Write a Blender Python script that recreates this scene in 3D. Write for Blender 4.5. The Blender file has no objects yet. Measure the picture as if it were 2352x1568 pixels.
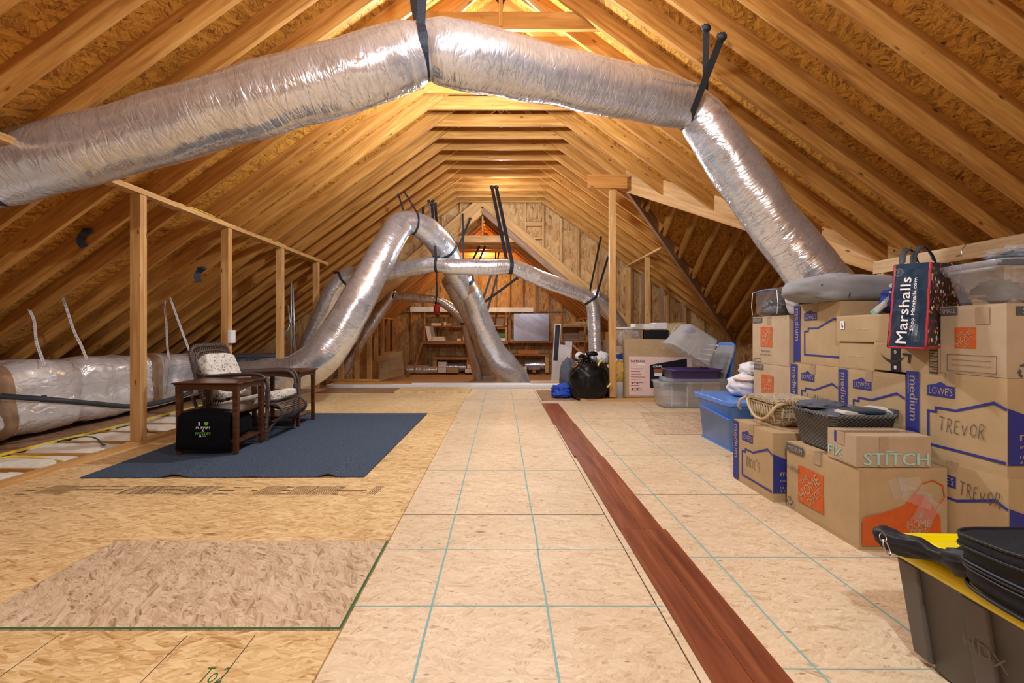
import bpy, math, random
from mathutils import Vector, Matrix, noise
R = math.radians; PI = math.pi
rnd = random.Random(7)
COL = bpy.context.scene.collection
scn = bpy.context.scene

# ------------------------------------------------------------------ camera, world, lamps, exposure
F = 1045.0; VX, VY = 1150.0, 762.0; EYE = 1.0
cam = bpy.data.cameras.new('camera'); camo = bpy.data.objects.new('camera', cam); COL.objects.link(camo)
camo.location = (0, 0, EYE); camo.rotation_euler = (R(90), 0, 0)
cam.sensor_width = 36; cam.lens = F/2352*36; cam.shift_x = (1176-VX)/2352; cam.shift_y = -(784-VY)/2352
cam.clip_start = .02
scn.camera = camo
w = bpy.data.worlds.new('world'); scn.world = w; w.use_nodes = True
w.node_tree.nodes['Background'].inputs[0].default_value = (.75, .82, 1, 1)
w.node_tree.nodes['Background'].inputs[1].default_value = 0.15
scn.view_settings.view_transform = 'Standard'; scn.view_settings.look = 'None'
scn.view_settings.gamma = 1; scn.view_settings.exposure = 0.57
def lamp(name, loc, energy, color, r):
    l = bpy.data.lights.new(name, 'POINT'); l.energy = energy; l.color = color; l.shadow_soft_size = r
    o = bpy.data.objects.new(name, l); COL.objects.link(o); o.location = loc; return o
lamp('attic_light', (-.2, 4.62, 3.40), 180, (.86, .93, 1), .10)
lamp('attic_light', (.2, 2.3, 3.45), 62, (.84, .92, 1), .12)
lamp('attic_light', (-.1, -1.0, 3.1), 215, (.84, .92, 1), .08)
lamp('attic_light', (.0, 8.62, 3.45), 36, (.95, .95, 1), .10)
lamp('wing_bulb_light', (-.46, 11.9, 2.9), 55, (1, .62, .25), .05)
lamp('attic_light', (.9, 8.0, 2.3), 45, (.9, .95, 1), .2)  # point light without a fixture, beside the ridge line and well below it

def at(px, py, Y): return Vector(((px-VX)/F*Y, Y, EYE-(py-VY)/F*Y))

# ------------------------------------------------------------------ materials
MT = {}
def nodes(name):
    m = bpy.data.materials.new(name); m.use_nodes = True; nt = m.node_tree
    b = nt.nodes['Principled BSDF']; MT[name] = m
    return m, nt, b
def plain(name, col, rough=.6, metal=0, spec=.4, bump=0, bscale=40, emit=None, coat=0):
    m, nt, b = nodes(name)
    b.inputs['Base Color'].default_value = (*col, 1); b.inputs['Roughness'].default_value = rough
    b.inputs['Metallic'].default_value = metal; b.inputs['Specular IOR Level'].default_value = spec
    if coat: b.inputs['Coat Weight'].default_value = coat
    tc = nt.nodes.new('ShaderNodeTexCoord')
    n = nt.nodes.new('ShaderNodeTexNoise'); n.inputs['Scale'].default_value = bscale; n.inputs['Detail'].default_value = 5
    nt.links.new(tc.outputs['Object'], n.inputs['Vector'])
    mx = nt.nodes.new('ShaderNodeMixRGB'); mx.blend_type = 'MULTIPLY'; mx.inputs[0].default_value = .25
    mx.inputs[1].default_value = (*col, 1)
    rp = nt.nodes.new('ShaderNodeValToRGB'); rp.color_ramp.elements[0].position = .3; rp.color_ramp.elements[0].color = (.55, .55, .55, 1); rp.color_ramp.elements[1].position = .65
    nt.links.new(n.outputs[0], rp.inputs[0]); nt.links.new(rp.outputs[0], mx.inputs[2]); nt.links.new(mx.outputs[0], b.inputs['Base Color'])
    if bump:
        bp = nt.nodes.new('ShaderNodeBump'); bp.inputs['Strength'].default_value = bump; bp.inputs['Distance'].default_value = .01
        nt.links.new(n.outputs[0], bp.inputs['Height']); nt.links.new(bp.outputs[0], b.inputs['Normal'])
    if emit: b.inputs['Emission Color'].default_value = (*emit[0], 1); b.inputs['Emission Strength'].default_value = emit[1]
    return m
def mapping(nt, scale, rand=True, rot=(0, 0, 0), coord='Object'):
    tc = nt.nodes.new('ShaderNodeTexCoord'); mp = nt.nodes.new('ShaderNodeMapping')
    mp.inputs['Scale'].default_value = scale; mp.inputs['Rotation'].default_value = rot
    nt.links.new(tc.outputs[coord], mp.inputs[0])
    if rand:
        oi = nt.nodes.new('ShaderNodeObjectInfo'); ml = nt.nodes.new('ShaderNodeVectorMath'); ml.operation = 'SCALE'
        ml.inputs[0].default_value = (37, 19, 23); nt.links.new(oi.outputs['Random'], ml.inputs['Scale'])
        nt.links.new(ml.outputs[0], mp.inputs['Location'])
    return mp.outputs[0]
def ramp(nt, fac, stops, interp='LINEAR'):
    rp = nt.nodes.new('ShaderNodeValToRGB'); e = rp.color_ramp.elements; rp.color_ramp.interpolation = interp
    e[0].position = stops[0][0]; e[0].color = (*stops[0][1], 1); e[1].position = stops[-1][0]; e[1].color = (*stops[-1][1], 1)
    for p, c in stops[1:-1]: x = e.new(p); x.color = (*c, 1)
    nt.links.new(fac, rp.inputs[0]); return rp.outputs[0]
def mix(nt, a, b, fac, mode='MIX'):
    m = nt.nodes.new('ShaderNodeMixRGB'); m.blend_type = mode
    for i, x in ((1, a), (2, b)):
        if isinstance(x, tuple): m.inputs[i].default_value = (*x, 1)
        else: nt.links.new(x, m.inputs[i])
    if isinstance(fac, (int, float)): m.inputs[0].default_value = fac
    else: nt.links.new(fac, m.inputs[0])
    return m.outputs[0]
def texn(nt, vec, scale, detail=4, dist=0):
    n = nt.nodes.new('ShaderNodeTexNoise'); n.inputs['Scale'].default_value = scale; n.inputs['Detail'].default_value = detail
    n.inputs['Distortion'].default_value = dist; nt.links.new(vec, n.inputs['Vector']); return n.outputs[0]
def bumpn(nt, b, h, st, d=.01):
    bp = nt.nodes.new('ShaderNodeBump'); bp.inputs['Strength'].default_value = st; bp.inputs['Distance'].default_value = d
    nt.links.new(h, bp.inputs['Height']); nt.links.new(bp.outputs[0], b.inputs['Normal'])
def lumbermat(name, lo, mid, hi, rough=.55, knots=True):
    """grain runs along the local X axis of every board"""
    m, nt, b = nodes(name)
    v = mapping(nt, (1.2, 16, 16))
    g = texn(nt, v, 1.6, 6, .6)
    c = ramp(nt, g, [(.28, lo), (.5, mid), (.72, hi)])
    v2 = mapping(nt, (.7, .7, .7)); l = texn(nt, v2, 1.3, 2)
    c = mix(nt, c, ramp(nt, l, [(.3, (.72, .66, .6)), (.7, (1, 1, 1))]), .6, 'MULTIPLY')
    oi = nt.nodes.new('ShaderNodeObjectInfo')
    c = mix(nt, c, ramp(nt, oi.outputs['Random'], [(0, (.8, .74, .66)), (1, (1, 1, 1))]), .7, 'MULTIPLY')
    if knots:
        v3 = mapping(nt, (3.2, 9, 9)); vo = nt.nodes.new('ShaderNodeTexVoronoi'); vo.inputs['Scale'].default_value = 1.0
        nt.links.new(v3, vo.inputs['Vector'])
        k = ramp(nt, vo.outputs['Distance'], [(.045, (1, 1, 1)), (.11, (0, 0, 0))])
        c = mix(nt, c, (lo[0]*.35, lo[1]*.28, lo[2]*.25), k)
    nt.links.new(c, b.inputs['Base Color']); b.inputs['Roughness'].default_value = rough; b.inputs['Specular IOR Level'].default_value = .3
    bumpn(nt, b, g, .12, .004)
    return m
def osb(name, dark, mid, light, sc=1.0, rough=.65, spots=.0, gain=.5, rot=0., spread=1.3, cell=(14, 46)):
    """strand board: every strand is a random cell with its own grain direction, in the local XY plane"""
    m, nt, b = nodes(name)
    base = mapping(nt, (1, 1, 1), False, (0, 0, rot))
    oi = nt.nodes.new('ShaderNodeObjectInfo'); of = nt.nodes.new('ShaderNodeVectorMath'); of.operation = 'SCALE'; of.inputs[0].default_value = (7, 11, 0); nt.links.new(oi.outputs['Random'], of.inputs['Scale'])
    ad0 = nt.nodes.new('ShaderNodeVectorMath'); ad0.operation = 'ADD'; nt.links.new(base, ad0.inputs[0]); nt.links.new(of.outputs[0], ad0.inputs[1]); P = ad0.outputs[0]
    wn = nt.nodes.new('ShaderNodeTexNoise'); wn.inputs['Scale'].default_value = 7*sc; wn.inputs['Detail'].default_value = 4; nt.links.new(P, wn.inputs['Vector'])
    wp = nt.nodes.new('ShaderNodeVectorMath'); wp.operation = 'MULTIPLY_ADD'; wp.inputs[1].default_value = (.10/sc, .05/sc, 0); nt.links.new(wn.outputs['Color'], wp.inputs[0]); nt.links.new(P, wp.inputs[2])
    def layer(k, r0):
        mr = nt.nodes.new('ShaderNodeMapping'); mr.inputs['Rotation'].default_value = (0, 0, r0); nt.links.new(wp.outputs[0], mr.inputs[0])
        ms = nt.nodes.new('ShaderNodeMapping'); ms.inputs['Scale'].default_value = (cell[0]*sc*k, cell[1]*sc*k, 6); nt.links.new(mr.outputs[0], ms.inputs[0])
        vo = nt.nodes.new('ShaderNodeTexVoronoi'); vo.inputs['Scale'].default_value = 1; nt.links.new(ms.outputs[0], vo.inputs['Vector'])
        sp = nt.nodes.new('ShaderNodeSeparateColor'); nt.links.new(vo.outputs['Color'], sp.inputs[0])
        an = nt.nodes.new('ShaderNodeMath'); an.operation = 'MULTIPLY_ADD'; an.inputs[1].default_value = 2*spread; an.inputs[2].default_value = -spread+r0*.3; nt.links.new(sp.outputs[1], an.inputs[0])
        vr = nt.nodes.new('ShaderNodeVectorRotate'); vr.rotation_type = 'Z_AXIS'; nt.links.new(P, vr.inputs['Vector']); nt.links.new(an.outputs[0], vr.inputs['Angle'])
        gm = nt.nodes.new('ShaderNodeMapping'); gm.inputs['Scale'].default_value = (8*sc, 105*sc, 4); nt.links.new(vr.outputs[0], gm.inputs[0])
        g = texn(nt, gm.outputs[0], 1, 5, .3)
        return sp.outputs[0], g, sp.outputs[2]
    f1, g1, h1 = layer(1, .25); f2, g2, h2 = layer(1.5, -.6)
    sel = nt.nodes.new('ShaderNodeMath'); sel.operation = 'GREATER_THAN'; sel.inputs[1].default_value = .5; nt.links.new(h1, sel.inputs[0])
    f = mix(nt, f1, f2, sel.outputs[0]); g = mix(nt, g1, g2, sel.outputs[0])
    v = mix(nt, g, f, .24)
    c = ramp(nt, v, [(.24, dark), (.40, mid), (.60, light), (.80, tuple(min(1, x*1.15) for x in light))])
    big = texn(nt, mapping(nt, (1, 1, 1)), 1.3, 4)
    c = mix(nt, c, ramp(nt, big, [(.35, (.80, .76, .70)), (.65, (1, 1, 1))]), .55, 'MULTIPLY')
    if spots:
        vs = mapping(nt, (16, 34, 10), True, (0, 0, 1.9)); vo = nt.nodes.new('ShaderNodeTexVoronoi'); vo.inputs['Scale'].default_value = .5; nt.links.new(vs, vo.inputs['Vector'])
        sp = nt.nodes.new('ShaderNodeSeparateColor'); nt.links.new(vo.outputs['Color'], sp.inputs[0])
        k1 = ramp(nt, vo.outputs['Distance'], [(.12, (1, 1, 1)), (.30, (0, 0, 0))]); k2 = ramp(nt, sp.outputs[0], [(1-spots-.01, (0, 0, 0)), (1-spots, (.75, .75, .75))])
        c = mix(nt, c, (.20, .085, .045), mix(nt, k1, k2, 1, 'MULTIPLY'))
        tn = mapping(nt, (28, 60, 10), True, (0, 0, .7)); vo = nt.nodes.new('ShaderNodeTexVoronoi'); vo.inputs['Scale'].default_value = .6; nt.links.new(tn, vo.inputs['Vector'])
        sp = nt.nodes.new('ShaderNodeSeparateColor'); nt.links.new(vo.outputs['Color'], sp.inputs[0])
        k1 = ramp(nt, vo.outputs['Distance'], [(.10, (1, 1, 1)), (.22, (0, 0, 0))]); k2 = ramp(nt, sp.outputs[1], [(.84, (0, 0, 0)), (.85, (.65, .65, .65))])
        c = mix(nt, c, (.17, .09, .05), mix(nt, k1, k2, 1, 'MULTIPLY'))
    nt.links.new(c, b.inputs['Base Color']); b.inputs['Roughness'].default_value = rough; b.inputs['Specular IOR Level'].default_value = .3
    bumpn(nt, b, g, .10, .002)
    return m
def foil(name, col=(.80, .80, .83), rough=.2, bump=.9, us=26, vs=5, met=.86):
    """wrinkles run around the duct: UV x is metres along the axis, y metres round it"""
    m, nt, b = nodes(name)
    at_ = nt.nodes.new('ShaderNodeAttribute'); at_.attribute_name = 'wrap'
    def mp_(x, y):
        q = nt.nodes.new('ShaderNodeMapping'); q.inputs['Scale'].default_value = (x, y, y); nt.links.new(at_.outputs['Vector'], q.inputs[0])
        o_ = nt.nodes.new('ShaderNodeObjectInfo'); z_ = nt.nodes.new('ShaderNodeVectorMath'); z_.operation = 'SCALE'; z_.inputs[0].default_value = (31, 17, 23); nt.links.new(o_.outputs['Random'], z_.inputs['Scale']); nt.links.new(z_.outputs[0], q.inputs['Location']); return q.outputs[0]
    n1 = texn(nt, mp_(us, vs), 1, 3, .8); n2 = texn(nt, mp_(us*.22, vs*.9), 1, 2, .9); n3 = texn(nt, mp_(us*2.2, vs*3), 1, 2, .5); n4 = texn(nt, mp_(us*.55, vs*1.3), 1, 1, .6)
    rg = nt.nodes.new('ShaderNodeMath'); rg.operation = 'SUBTRACT'; rg.inputs[1].default_value = .5; nt.links.new(n4, rg.inputs[0])
    ab = nt.nodes.new('ShaderNodeMath'); ab.operation = 'ABSOLUTE'; nt.links.new(rg.outputs[0], ab.inputs[0])
    h = mix(nt, n1, n2, .4); h = mix(nt, h, n3, .3); h = mix(nt, h, ramp(nt, ab.outputs[0], [(0, (0, 0, 0)), (.10, (1, 1, 1))]), .16)
    c = ramp(nt, h, [(.3, tuple(x*.78 for x in col)), (.55, col)])
    nt.links.new(c, b.inputs['Base Color']); b.inputs['Metallic'].default_value = met
    nt.links.new(ramp(nt, n2, [(.3, (rough*.8,)*3), (.7, (rough*1.8,)*3)]), b.inputs['Roughness'])
    bumpn(nt, b, h, bump, .022)
    return m
def clear(name, col, op, rough=.15):
    m, nt, b = nodes(name)
    b.inputs['Base Color'].default_value = (*col, 1); b.inputs['Roughness'].default_value = rough; b.inputs['Specular IOR Level'].default_value = .8
    v = mapping(nt, (1, 1, 1)); n = texn(nt, v, 22, 3, 1.2); bumpn(nt, b, n, .25, .01)
    lw = nt.nodes.new('ShaderNodeLayerWeight'); lw.inputs[0].default_value = .4
    r_ = ramp(nt, lw.outputs['Facing'], [(0, (op,)*3), (.75, (op*1.6,)*3), (1, (min(1, op+.5),)*3)]); nt.links.new(r_, b.inputs['Alpha'])
    return m
def patterned(name, base, spots, scale=20, rough=.8, thr=(.18, .26), extra=None):
    m, nt, b = nodes(name)
    v = mapping(nt, (1, 1, 1), False)
    c = base
    vo = nt.nodes.new('ShaderNodeTexVoronoi'); vo.inputs['Scale'].default_value = scale; nt.links.new(v, vo.inputs['Vector'])
    k = ramp(nt, vo.outputs['Distance'], [(thr[0], (1, 1, 1)), (thr[1], (0, 0, 0))])
    sp = nt.nodes.new('ShaderNodeSeparateColor'); nt.links.new(vo.outputs['Color'], sp.inputs[0])
    st = [(i/len(spots), s) for i, s in enumerate(spots)]
    if len(st) == 1: st.append((1, spots[0]))
    cc = ramp(nt, sp.outputs[0], st, 'CONSTANT')
    c = mix(nt, base, cc, k)
    if extra:
        n = texn(nt, v, extra[1], 2, 3.5); c = mix(nt, c, extra[0], ramp(nt, n, [(.47, (0, 0, 0)), (.5, (1, 1, 1)), (.53, (0, 0, 0))]))
    nt.links.new(c, b.inputs['Base Color']); b.inputs['Roughness'].default_value = rough
    return m
def weave(name, a, c_, sx=60, sz=60, bump=.6):
    m, nt, b = nodes(name)
    v = mapping(nt, (sx, sx, sz), False, (0, 0, 0))
    s = nt.nodes.new('ShaderNodeSeparateXYZ'); nt.links.new(v, s.inputs[0])
    def mth(op, a_, b_=None):
        q = nt.nodes.new('ShaderNodeMath'); q.operation = op
        for i, x in enumerate((a_, b_)):
            if x is None: continue
            if isinstance(x, (int, float)): q.inputs[i].default_value = x
            else: nt.links.new(x, q.inputs[i])
        return q.outputs[0]
    h = mth('MULTIPLY', mth('SINE', mth('ADD', s.outputs[0], s.outputs[1])), mth('SINE', s.outputs[2]))
    f = mth('ADD', mth('MULTIPLY', h, .5), .5)
    nt.links.new(ramp(nt, f, [(.25, a), (.6, c_)]), b.inputs['Base Color']); b.inputs['Roughness'].default_value = .5
    bumpn(nt, b, f, bump, .01)
    return m

lumbermat('rafter_wood', (.38, .165, .034), (.57, .275, .066), (.70, .39, .115))
lumbermat('stud_wood', (.50, .27, .085), (.66, .385, .150), (.76, .49, .22))
lumbermat('pale_wood', (.50, .33, .17), (.66, .47, .27), (.75, .58, .36))
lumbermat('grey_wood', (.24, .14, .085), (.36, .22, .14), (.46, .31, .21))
lumbermat('orange_wood', (.44, .18, .035), (.60, .27, .06), (.70, .35, .10))  # in the far wing the bulb's orange light is put into this colour
lumbermat('mahogany', (.15, .036, .013), (.26, .072, .027), (.36, .125, .052), .42, False)
lumbermat('cherry', (.045, .017, .008), (.085, .032, .014), (.13, .052, .023), .25, False)
lumbermat('shelf_wood', (.26, .12, .045), (.38, .19, .075), (.48, .26, .11))
osb('roof_osb', (.09, .030, .006), (.36, .150, .020), (.64, .31, .05), .78, .65, 0, .5, .2, 1.3)
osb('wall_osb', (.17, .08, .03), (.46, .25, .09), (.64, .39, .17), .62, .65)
osb('floor_osb', (.47, .33, .185), (.68, .53, .345), (.76, .625, .44), 1.15, .5, .03, spread=1.3)
osb('tan_osb', (.40, .25, .11), (.64, .45, .22), (.78, .60, .35), 1.2, .5, .01, spread=.35)
osb('grey_osb', (.22, .14, .085), (.50, .36, .225), (.68, .54, .38), 1.0, .55, .015, rot=.9, spread=.5)
osb('gold_osb', (.32, .17, .06), (.62, .40, .17), (.80, .60, .32), 1.0, .5, .012, spread=.45)
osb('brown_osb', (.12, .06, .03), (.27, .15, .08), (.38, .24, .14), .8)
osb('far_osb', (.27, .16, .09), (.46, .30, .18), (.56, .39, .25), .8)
foil('foil', (.78, .83, .92), .17, .42, 30, 5, .76); foil('foil_smooth', (.78, .83, .92), .20, .30, 24, 4, .76); foil('foil_warm', (.66, .62, .60), .26, .6, 24, 6); foil('foil_loose', (.84, .85, .88), .20, .7, 8, 8, .55)  # warm foil has the brown light of the far ducts put into its colour
plain('tape', (.44, .31, .21), .35, .55, bump=.3, bscale=12)
plain('black_strap', (.018, .024, .036), .5, bump=.3, bscale=90)
plain('cardboard', (.48, .345, .19), .75, spec=.2, bscale=9)
plain('cardboard_grey', (.49, .375, .25), .75, spec=.2, bscale=9)
plain('cardboard_dark', (.30, .20, .12), .75, spec=.2, bscale=9)
plain('ink_blue', (.030, .040, .26), .6); plain('ink_orange', (.60, .115, .02), .6); plain('ink_grey', (.085, .095, .12), .6)
plain('ink_black', (.03, .03, .035), .6); plain('ink_teal', (.38, .70, .68), .6); plain('ink_white', (.85, .85, .86), .6)
plain('pen', (.13, .10, .075), .6); plain('packing_tape', (.42, .31, .20), .15, coat=.5); plain('chalk_line', (.25, .46, .46), .9); plain('joint', (.10, .065, .04), .9)
plain('green_paint', (.03, .13, .035), .8); plain('stamp_ink', (.17, .11, .055), .8)
plain('blue_plastic', (.09, .24, .70), .32, coat=.2, bscale=4); plain('yellow_plastic', (.86, .72, .0), .3, bscale=4, coat=.15)
plain('faded_print', (.135, .125, .12), .45); plain('dark_plastic', (.105, .093, .09), .38, bump=.05, bscale=4); plain('black_plastic', (.012, .012, .014), .35)
plain('bag_black', (.003, .003, .004), .3, bump=.7, bscale=9, spec=.32)
plain('purple_plastic', (.06, .035, .14), .35); plain('white_paint', (.82, .83, .84), .5); plain('white_cloth', (.74, .74, .77), .85, bump=.4, bscale=14)
plain('grey_cloth', (.30, .31, .33), .85, bump=.2, bscale=12); plain('denim_black', (.014, .018, .026), .85, bump=.3, bscale=60); plain('nylon_black', (.014, .015, .019), .5, bump=.25, bscale=18)
plain('blue_cloth', (.012, .02, .20), .7, bump=.4, bscale=16); plain('royal_cloth', (.01, .06, .46), .6, bump=.4, bscale=16); plain('slate_cloth', (.10, .11, .14), .8, bump=.3, bscale=20)
plain('carpet', (.105, .15, .235), .95, spec=.1, bump=.9, bscale=150)
for n_ in MT['carpet'].node_tree.nodes:
    if n_.type == 'MIX_RGB': n_.inputs[0].default_value = 1.0
    if n_.type == 'VALTORGB': n_.color_ramp.elements[0].position = .36; n_.color_ramp.elements[0].color = (.32, .32, .32, 1); n_.color_ramp.elements[1].position = .62; n_.color_ramp.elements[1].color = (1.0, .98, .92, 1)
plain('insulation', (.80, .76, .66), .95, bump=.6, bscale=18); plain('grey_metal', (.15, .19, .24), .4, .4); plain('galv', (.46, .52, .58), .35, .7)
plain('rubber_dark', (.035, .045, .06), .55); plain('yellow_cable', (.78, .60, .06), .45); plain('red_paint', (.50, .025, .02), .4)
plain('rattan', (.085, .060, .053), .38, bump=.5, bscale=80, coat=.3); plain('black_fabric', (.005, .0055, .008), .95, spec=.1)
plain('green_print', (.20, .52, .05), .7); plain('navy_print', (.012, .040, .085), .35, bump=.4, bscale=12, coat=.4); plain('red_trim', (.45, .03, .05), .5)
plain('yellow_cloth', (.80, .58, .14), .7, bump=.3, bscale=12); plain('cream_plastic', (.84, .80, .72), .4); plain('pink_print', (.80, .60, .55), .45, coat=.3)
plain('mirror_dark', (.06, .07, .09), .15, .3); plain('bulb_glow', (1, .8, .5), .5, emit=((1, .62, .22), 30)); plain('steel', (.6, .6, .62), .3, 1)
plain('wicker_rim', (.56, .43, .25), .5, bump=.5, bscale=60); plain('cream_strap', (.58, .55, .48), .8); plain('wax', (.42, .33, .22), .7)
plain('rust_print', (.30, .12, .06), .5); plain('screen_print', (.012, .013, .02), .35); plain('grid_print', (.10, .45, .30), .5); plain('sky_print', (.05, .14, .5), .5)
clear('clear_plastic', (.78, .83, .90), .19, .2); clear('clear_film', (.8, .82, .85), .12, .1); clear('clear_vinyl', (.7, .72, .76), .07, .06)
patterned('paisley', (.66, .63, .57), [(.05, .05, .07), (.36, .32, .27), (.12, .12, .16)], 26, .85, (.20, .26), ((.22, .20, .18), 7))
patterned('floral', (.015, .028, .040), [(.75, .55, .12), (.30, .01, .09), (.80, .78, .70), (.38, .03, .12), (.60, .12, .03)], 42, .45, (.36, .42))
patterned('flower_cloth', (.46, .38, .25), [(.06, .07, .05), (.30, .28, .16), (.10, .12, .16)], 60, .8, (.3, .5))
weave('weave_grey', (.045, .05, .06), (.17, .185, .21), 260, 380, .8); weave('weave_cane', (.25, .16, .075), (.66, .53, .33), 330, 520, .9)

# ------------------------------------------------------------------ mesh helper
class MB:
    def __init__(s): s.v = []; s.f = []; s.m = []; s.uv = {}; s.mats = []
    def mi(s, n):
        if n not in s.mats: s.mats.append(n)
        return s.mats.index(n)
    def add(s, vs, fs, mat, M=None):
        o = len(s.v); k = s.mi(mat)
        for p in vs:
            p = Vector(p); s.v.append(M @ p if M else p)
        for f in fs: s.f.append(tuple(i+o for i in f)); s.m.append(k)
        return s
    def box(s, a, b, mat, M=None):
        (x0, y0, z0), (x1, y1, z1) = a, b
        return s.add([(x0, y0, z0), (x1, y0, z0), (x1, y1, z0), (x0, y1, z0), (x0, y0, z1), (x1, y0, z1), (x1, y1, z1), (x0, y1, z1)],
                     [(3, 2, 1, 0), (4, 5, 6, 7), (0, 1, 5, 4), (1, 2, 6, 5), (2, 3, 7, 6), (3, 0, 4, 7)], mat, M)
    def prism(s, poly, d, mat, M=None):
        """poly in XY, extruded to z=d"""
        n = len(poly); vs = [(x, y, 0) for x, y in poly]+[(x, y, d) for x, y in poly]
        fs = [tuple(range(n-1, -1, -1)), tuple(range(n, 2*n))]+[(i, (i+1) % n, n+(i+1) % n, n+i) for i in range(n)]
        return s.add(vs, fs, mat, M)
    def hexa(s, bot, top, mat, M=None):
        return s.add(list(bot)+list(top), [(3, 2, 1, 0), (4, 5, 6, 7), (0, 1, 5, 4), (1, 2, 6, 5), (2, 3, 7, 6), (3, 0, 4, 7)], mat, M)
    def beam(s, p0, p1, w_, h_, mat, up=(0, 0, 1)):
        p0, p1 = Vector(p0), Vector(p1); d = (p1-p0); L = d.length; d.normalize(); u = Vector(up)
        sd = d.cross(u); 
        if sd.length < 1e-4: sd = d.cross(Vector((0, 1, 0)))
        sd.normalize(); u = sd.cross(d)
        M = Matrix((( d.x, sd.x, u.x, p0.x), (d.y, sd.y, u.y, p0.y), (d.z, sd.z, u.z, p0.z), (0, 0, 0, 1)))
        return s.box((0, -w_/2, -h_/2), (L, w_/2, h_/2), mat, M)
    def tube(s, pts, rad, mat, seg=10, caps=True, closed=False, rfun=None, uv=False):
        pts = [Vector(p) for p in pts]; n = len(pts)
        if not isinstance(rad, (list, tuple)): rad = [rad]*n
        o = len(s.v); k = s.mi(mat); nrm = None; acc = 0
        for i, p in enumerate(pts):
            a = pts[(i-1) % n] if (closed or i > 0) else p; b = pts[(i+1) % n] if (closed or i < n-1) else p
            t = (b-a).normalized()
            if nrm is None:
                nrm = t.cross(Vector((0, 0, 1)))
                if nrm.length < .1: nrm = t.cross(Vector((0, 1, 0)))
            nrm = (nrm-t*nrm.dot(t)).normalized(); bn = t.cross(nrm)
            if i: acc += (p-pts[i-1]).length
            for j in range(seg):
                a_ = 2*PI*j/seg; r = rad[i]
                if rfun: r *= rfun(acc, a_, i)
                s.v.append(p+(nrm*math.cos(a_)+bn*math.sin(a_))*r)
                if uv: s.uv[len(s.v)-1] = (acc, math.cos(a_)*rad[i], math.sin(a_)*rad[i])
        m_ = n if closed else n-1
        for i in range(m_):
            for j in range(seg):
                s.f.append((o+i*seg+j, o+i*seg+(j+1) % seg, o+((i+1) % n)*seg+(j+1) % seg, o+((i+1) % n)*seg+j)); s.m.append(k)
        if caps and not closed:
            s.f.append(tuple(o+j for j in range(seg-1, -1, -1))); s.m.append(k)
            s.f.append(tuple(o+(n-1)*seg+j for j in range(seg))); s.m.append(k)
        return s
    def ribbon(s, pts, wd, w_, t_, mat):
        pts = [Vector(p) for p in pts]; n = len(pts); o = len(s.v); k = s.mi(mat)
        for i, p in enumerate(pts):
            t = (pts[min(i+1, n-1)]-pts[max(i-1, 0)]).normalized(); wv = Vector(wd[i] if isinstance(wd, list) else wd)
            wv = (wv-t*wv.dot(t)).normalized(); nn = t.cross(wv)
            for a, b in ((-1, -1), (1, -1), (1, 1), (-1, 1)): s.v.append(p+wv*a*w_/2+nn*b*t_/2)
        for i in range(n-1):
            for j in range(4): s.f.append((o+i*4+j, o+i*4+(j+1) % 4, o+i*4+4+(j+1) % 4, o+i*4+4+j)); s.m.append(k)
        s.f.append((o, o+3, o+2, o+1)); s.m.append(k); q = o+(n-1)*4; s.f.append((q, q+1, q+2, q+3)); s.m.append(k)
        return s
    def blob(s, c, r, mat, amp=.15, fs=3., seed=0, nu=40, nv=24, zmin=None, power=1., M=None):
        c = Vector(c); o = len(s.v); k = s.mi(mat); S = Vector((seed*3.1, seed*7.7, seed*1.3))
        for i in range(nv+1):
            th = PI*i/nv
            for j in range(nu):
                ph = 2*PI*j/nu; d = Vector((math.sin(th)*math.cos(ph), math.sin(th)*math.sin(ph), math.cos(th)))
                q = Vector([math.copysign(abs(x)**power, x) for x in d])
                n_ = noise.fractal(d*fs+S, .9, 2, 3)
                rid = abs(noise.noise(d*fs*2.1+S))
                p = Vector((q.x*r[0], q.y*r[1], q.z*r[2]))*(1+amp*n_-amp*.9*rid)
                p += c
                if zmin is not None and p.z < zmin: p.z = zmin
                s.v.append(M @ p if M else p)
        for i in range(nv):
            for j in range(nu): s.f.append((o+i*nu+j, o+(i+1)*nu+j, o+(i+1)*nu+(j+1) % nu, o+i*nu+(j+1) % nu)); s.m.append(k)
        return s
    def shift(s, d):
        d = Vector(d); s.v = [p+d for p in s.v]; return s
    def mesh(s, name, smooth=False, bev=0):
        me = bpy.data.meshes.new(name); me.from_pydata([tuple(p) for p in s.v], [], s.f)
        for n in s.mats: me.materials.append(MT[n])
        me.polygons.foreach_set('material_index', s.m)
        if smooth: me.polygons.foreach_set('use_smooth', [True]*len(s.f))
        if s.uv:
            at_ = me.attributes.new('wrap', 'FLOAT_VECTOR', 'POINT')
            for i in range(len(s.v)): at_.data[i].vector = s.uv.get(i, (0, 0, 0))
        me.validate(); me.update(); return me
def thing(name, label, cat, loc=(0, 0, 0), rz=0, group=None):
    o = bpy.data.objects.new(name, None); COL.objects.link(o); o.location = loc; o.rotation_euler = (0, 0, rz); o.empty_display_size = .05
    o['label'] = label; o['category'] = cat
    if group: o['group'] = group
    return o
def part(name, mb, par, smooth=False, label=None, bev=0, world=False):
    """child mesh in the coordinates of its parent (world=True: mesh is given in room coordinates)"""
    if world: mb.shift(-Vector(world if world is not True else par.location))
    o = bpy.data.objects.new(name, mb.mesh(name, smooth)); COL.objects.link(o); o.parent = par
    if label: o['label'] = label
    if bev: bevel(o, bev)
    return o
def bevel(o, w_):
    md = o.modifiers.new('bevel', 'BEVEL'); md.width = w_; md.segments = 2; md.limit_method = 'ANGLE'; md.angle_limit = R(50)
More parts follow.
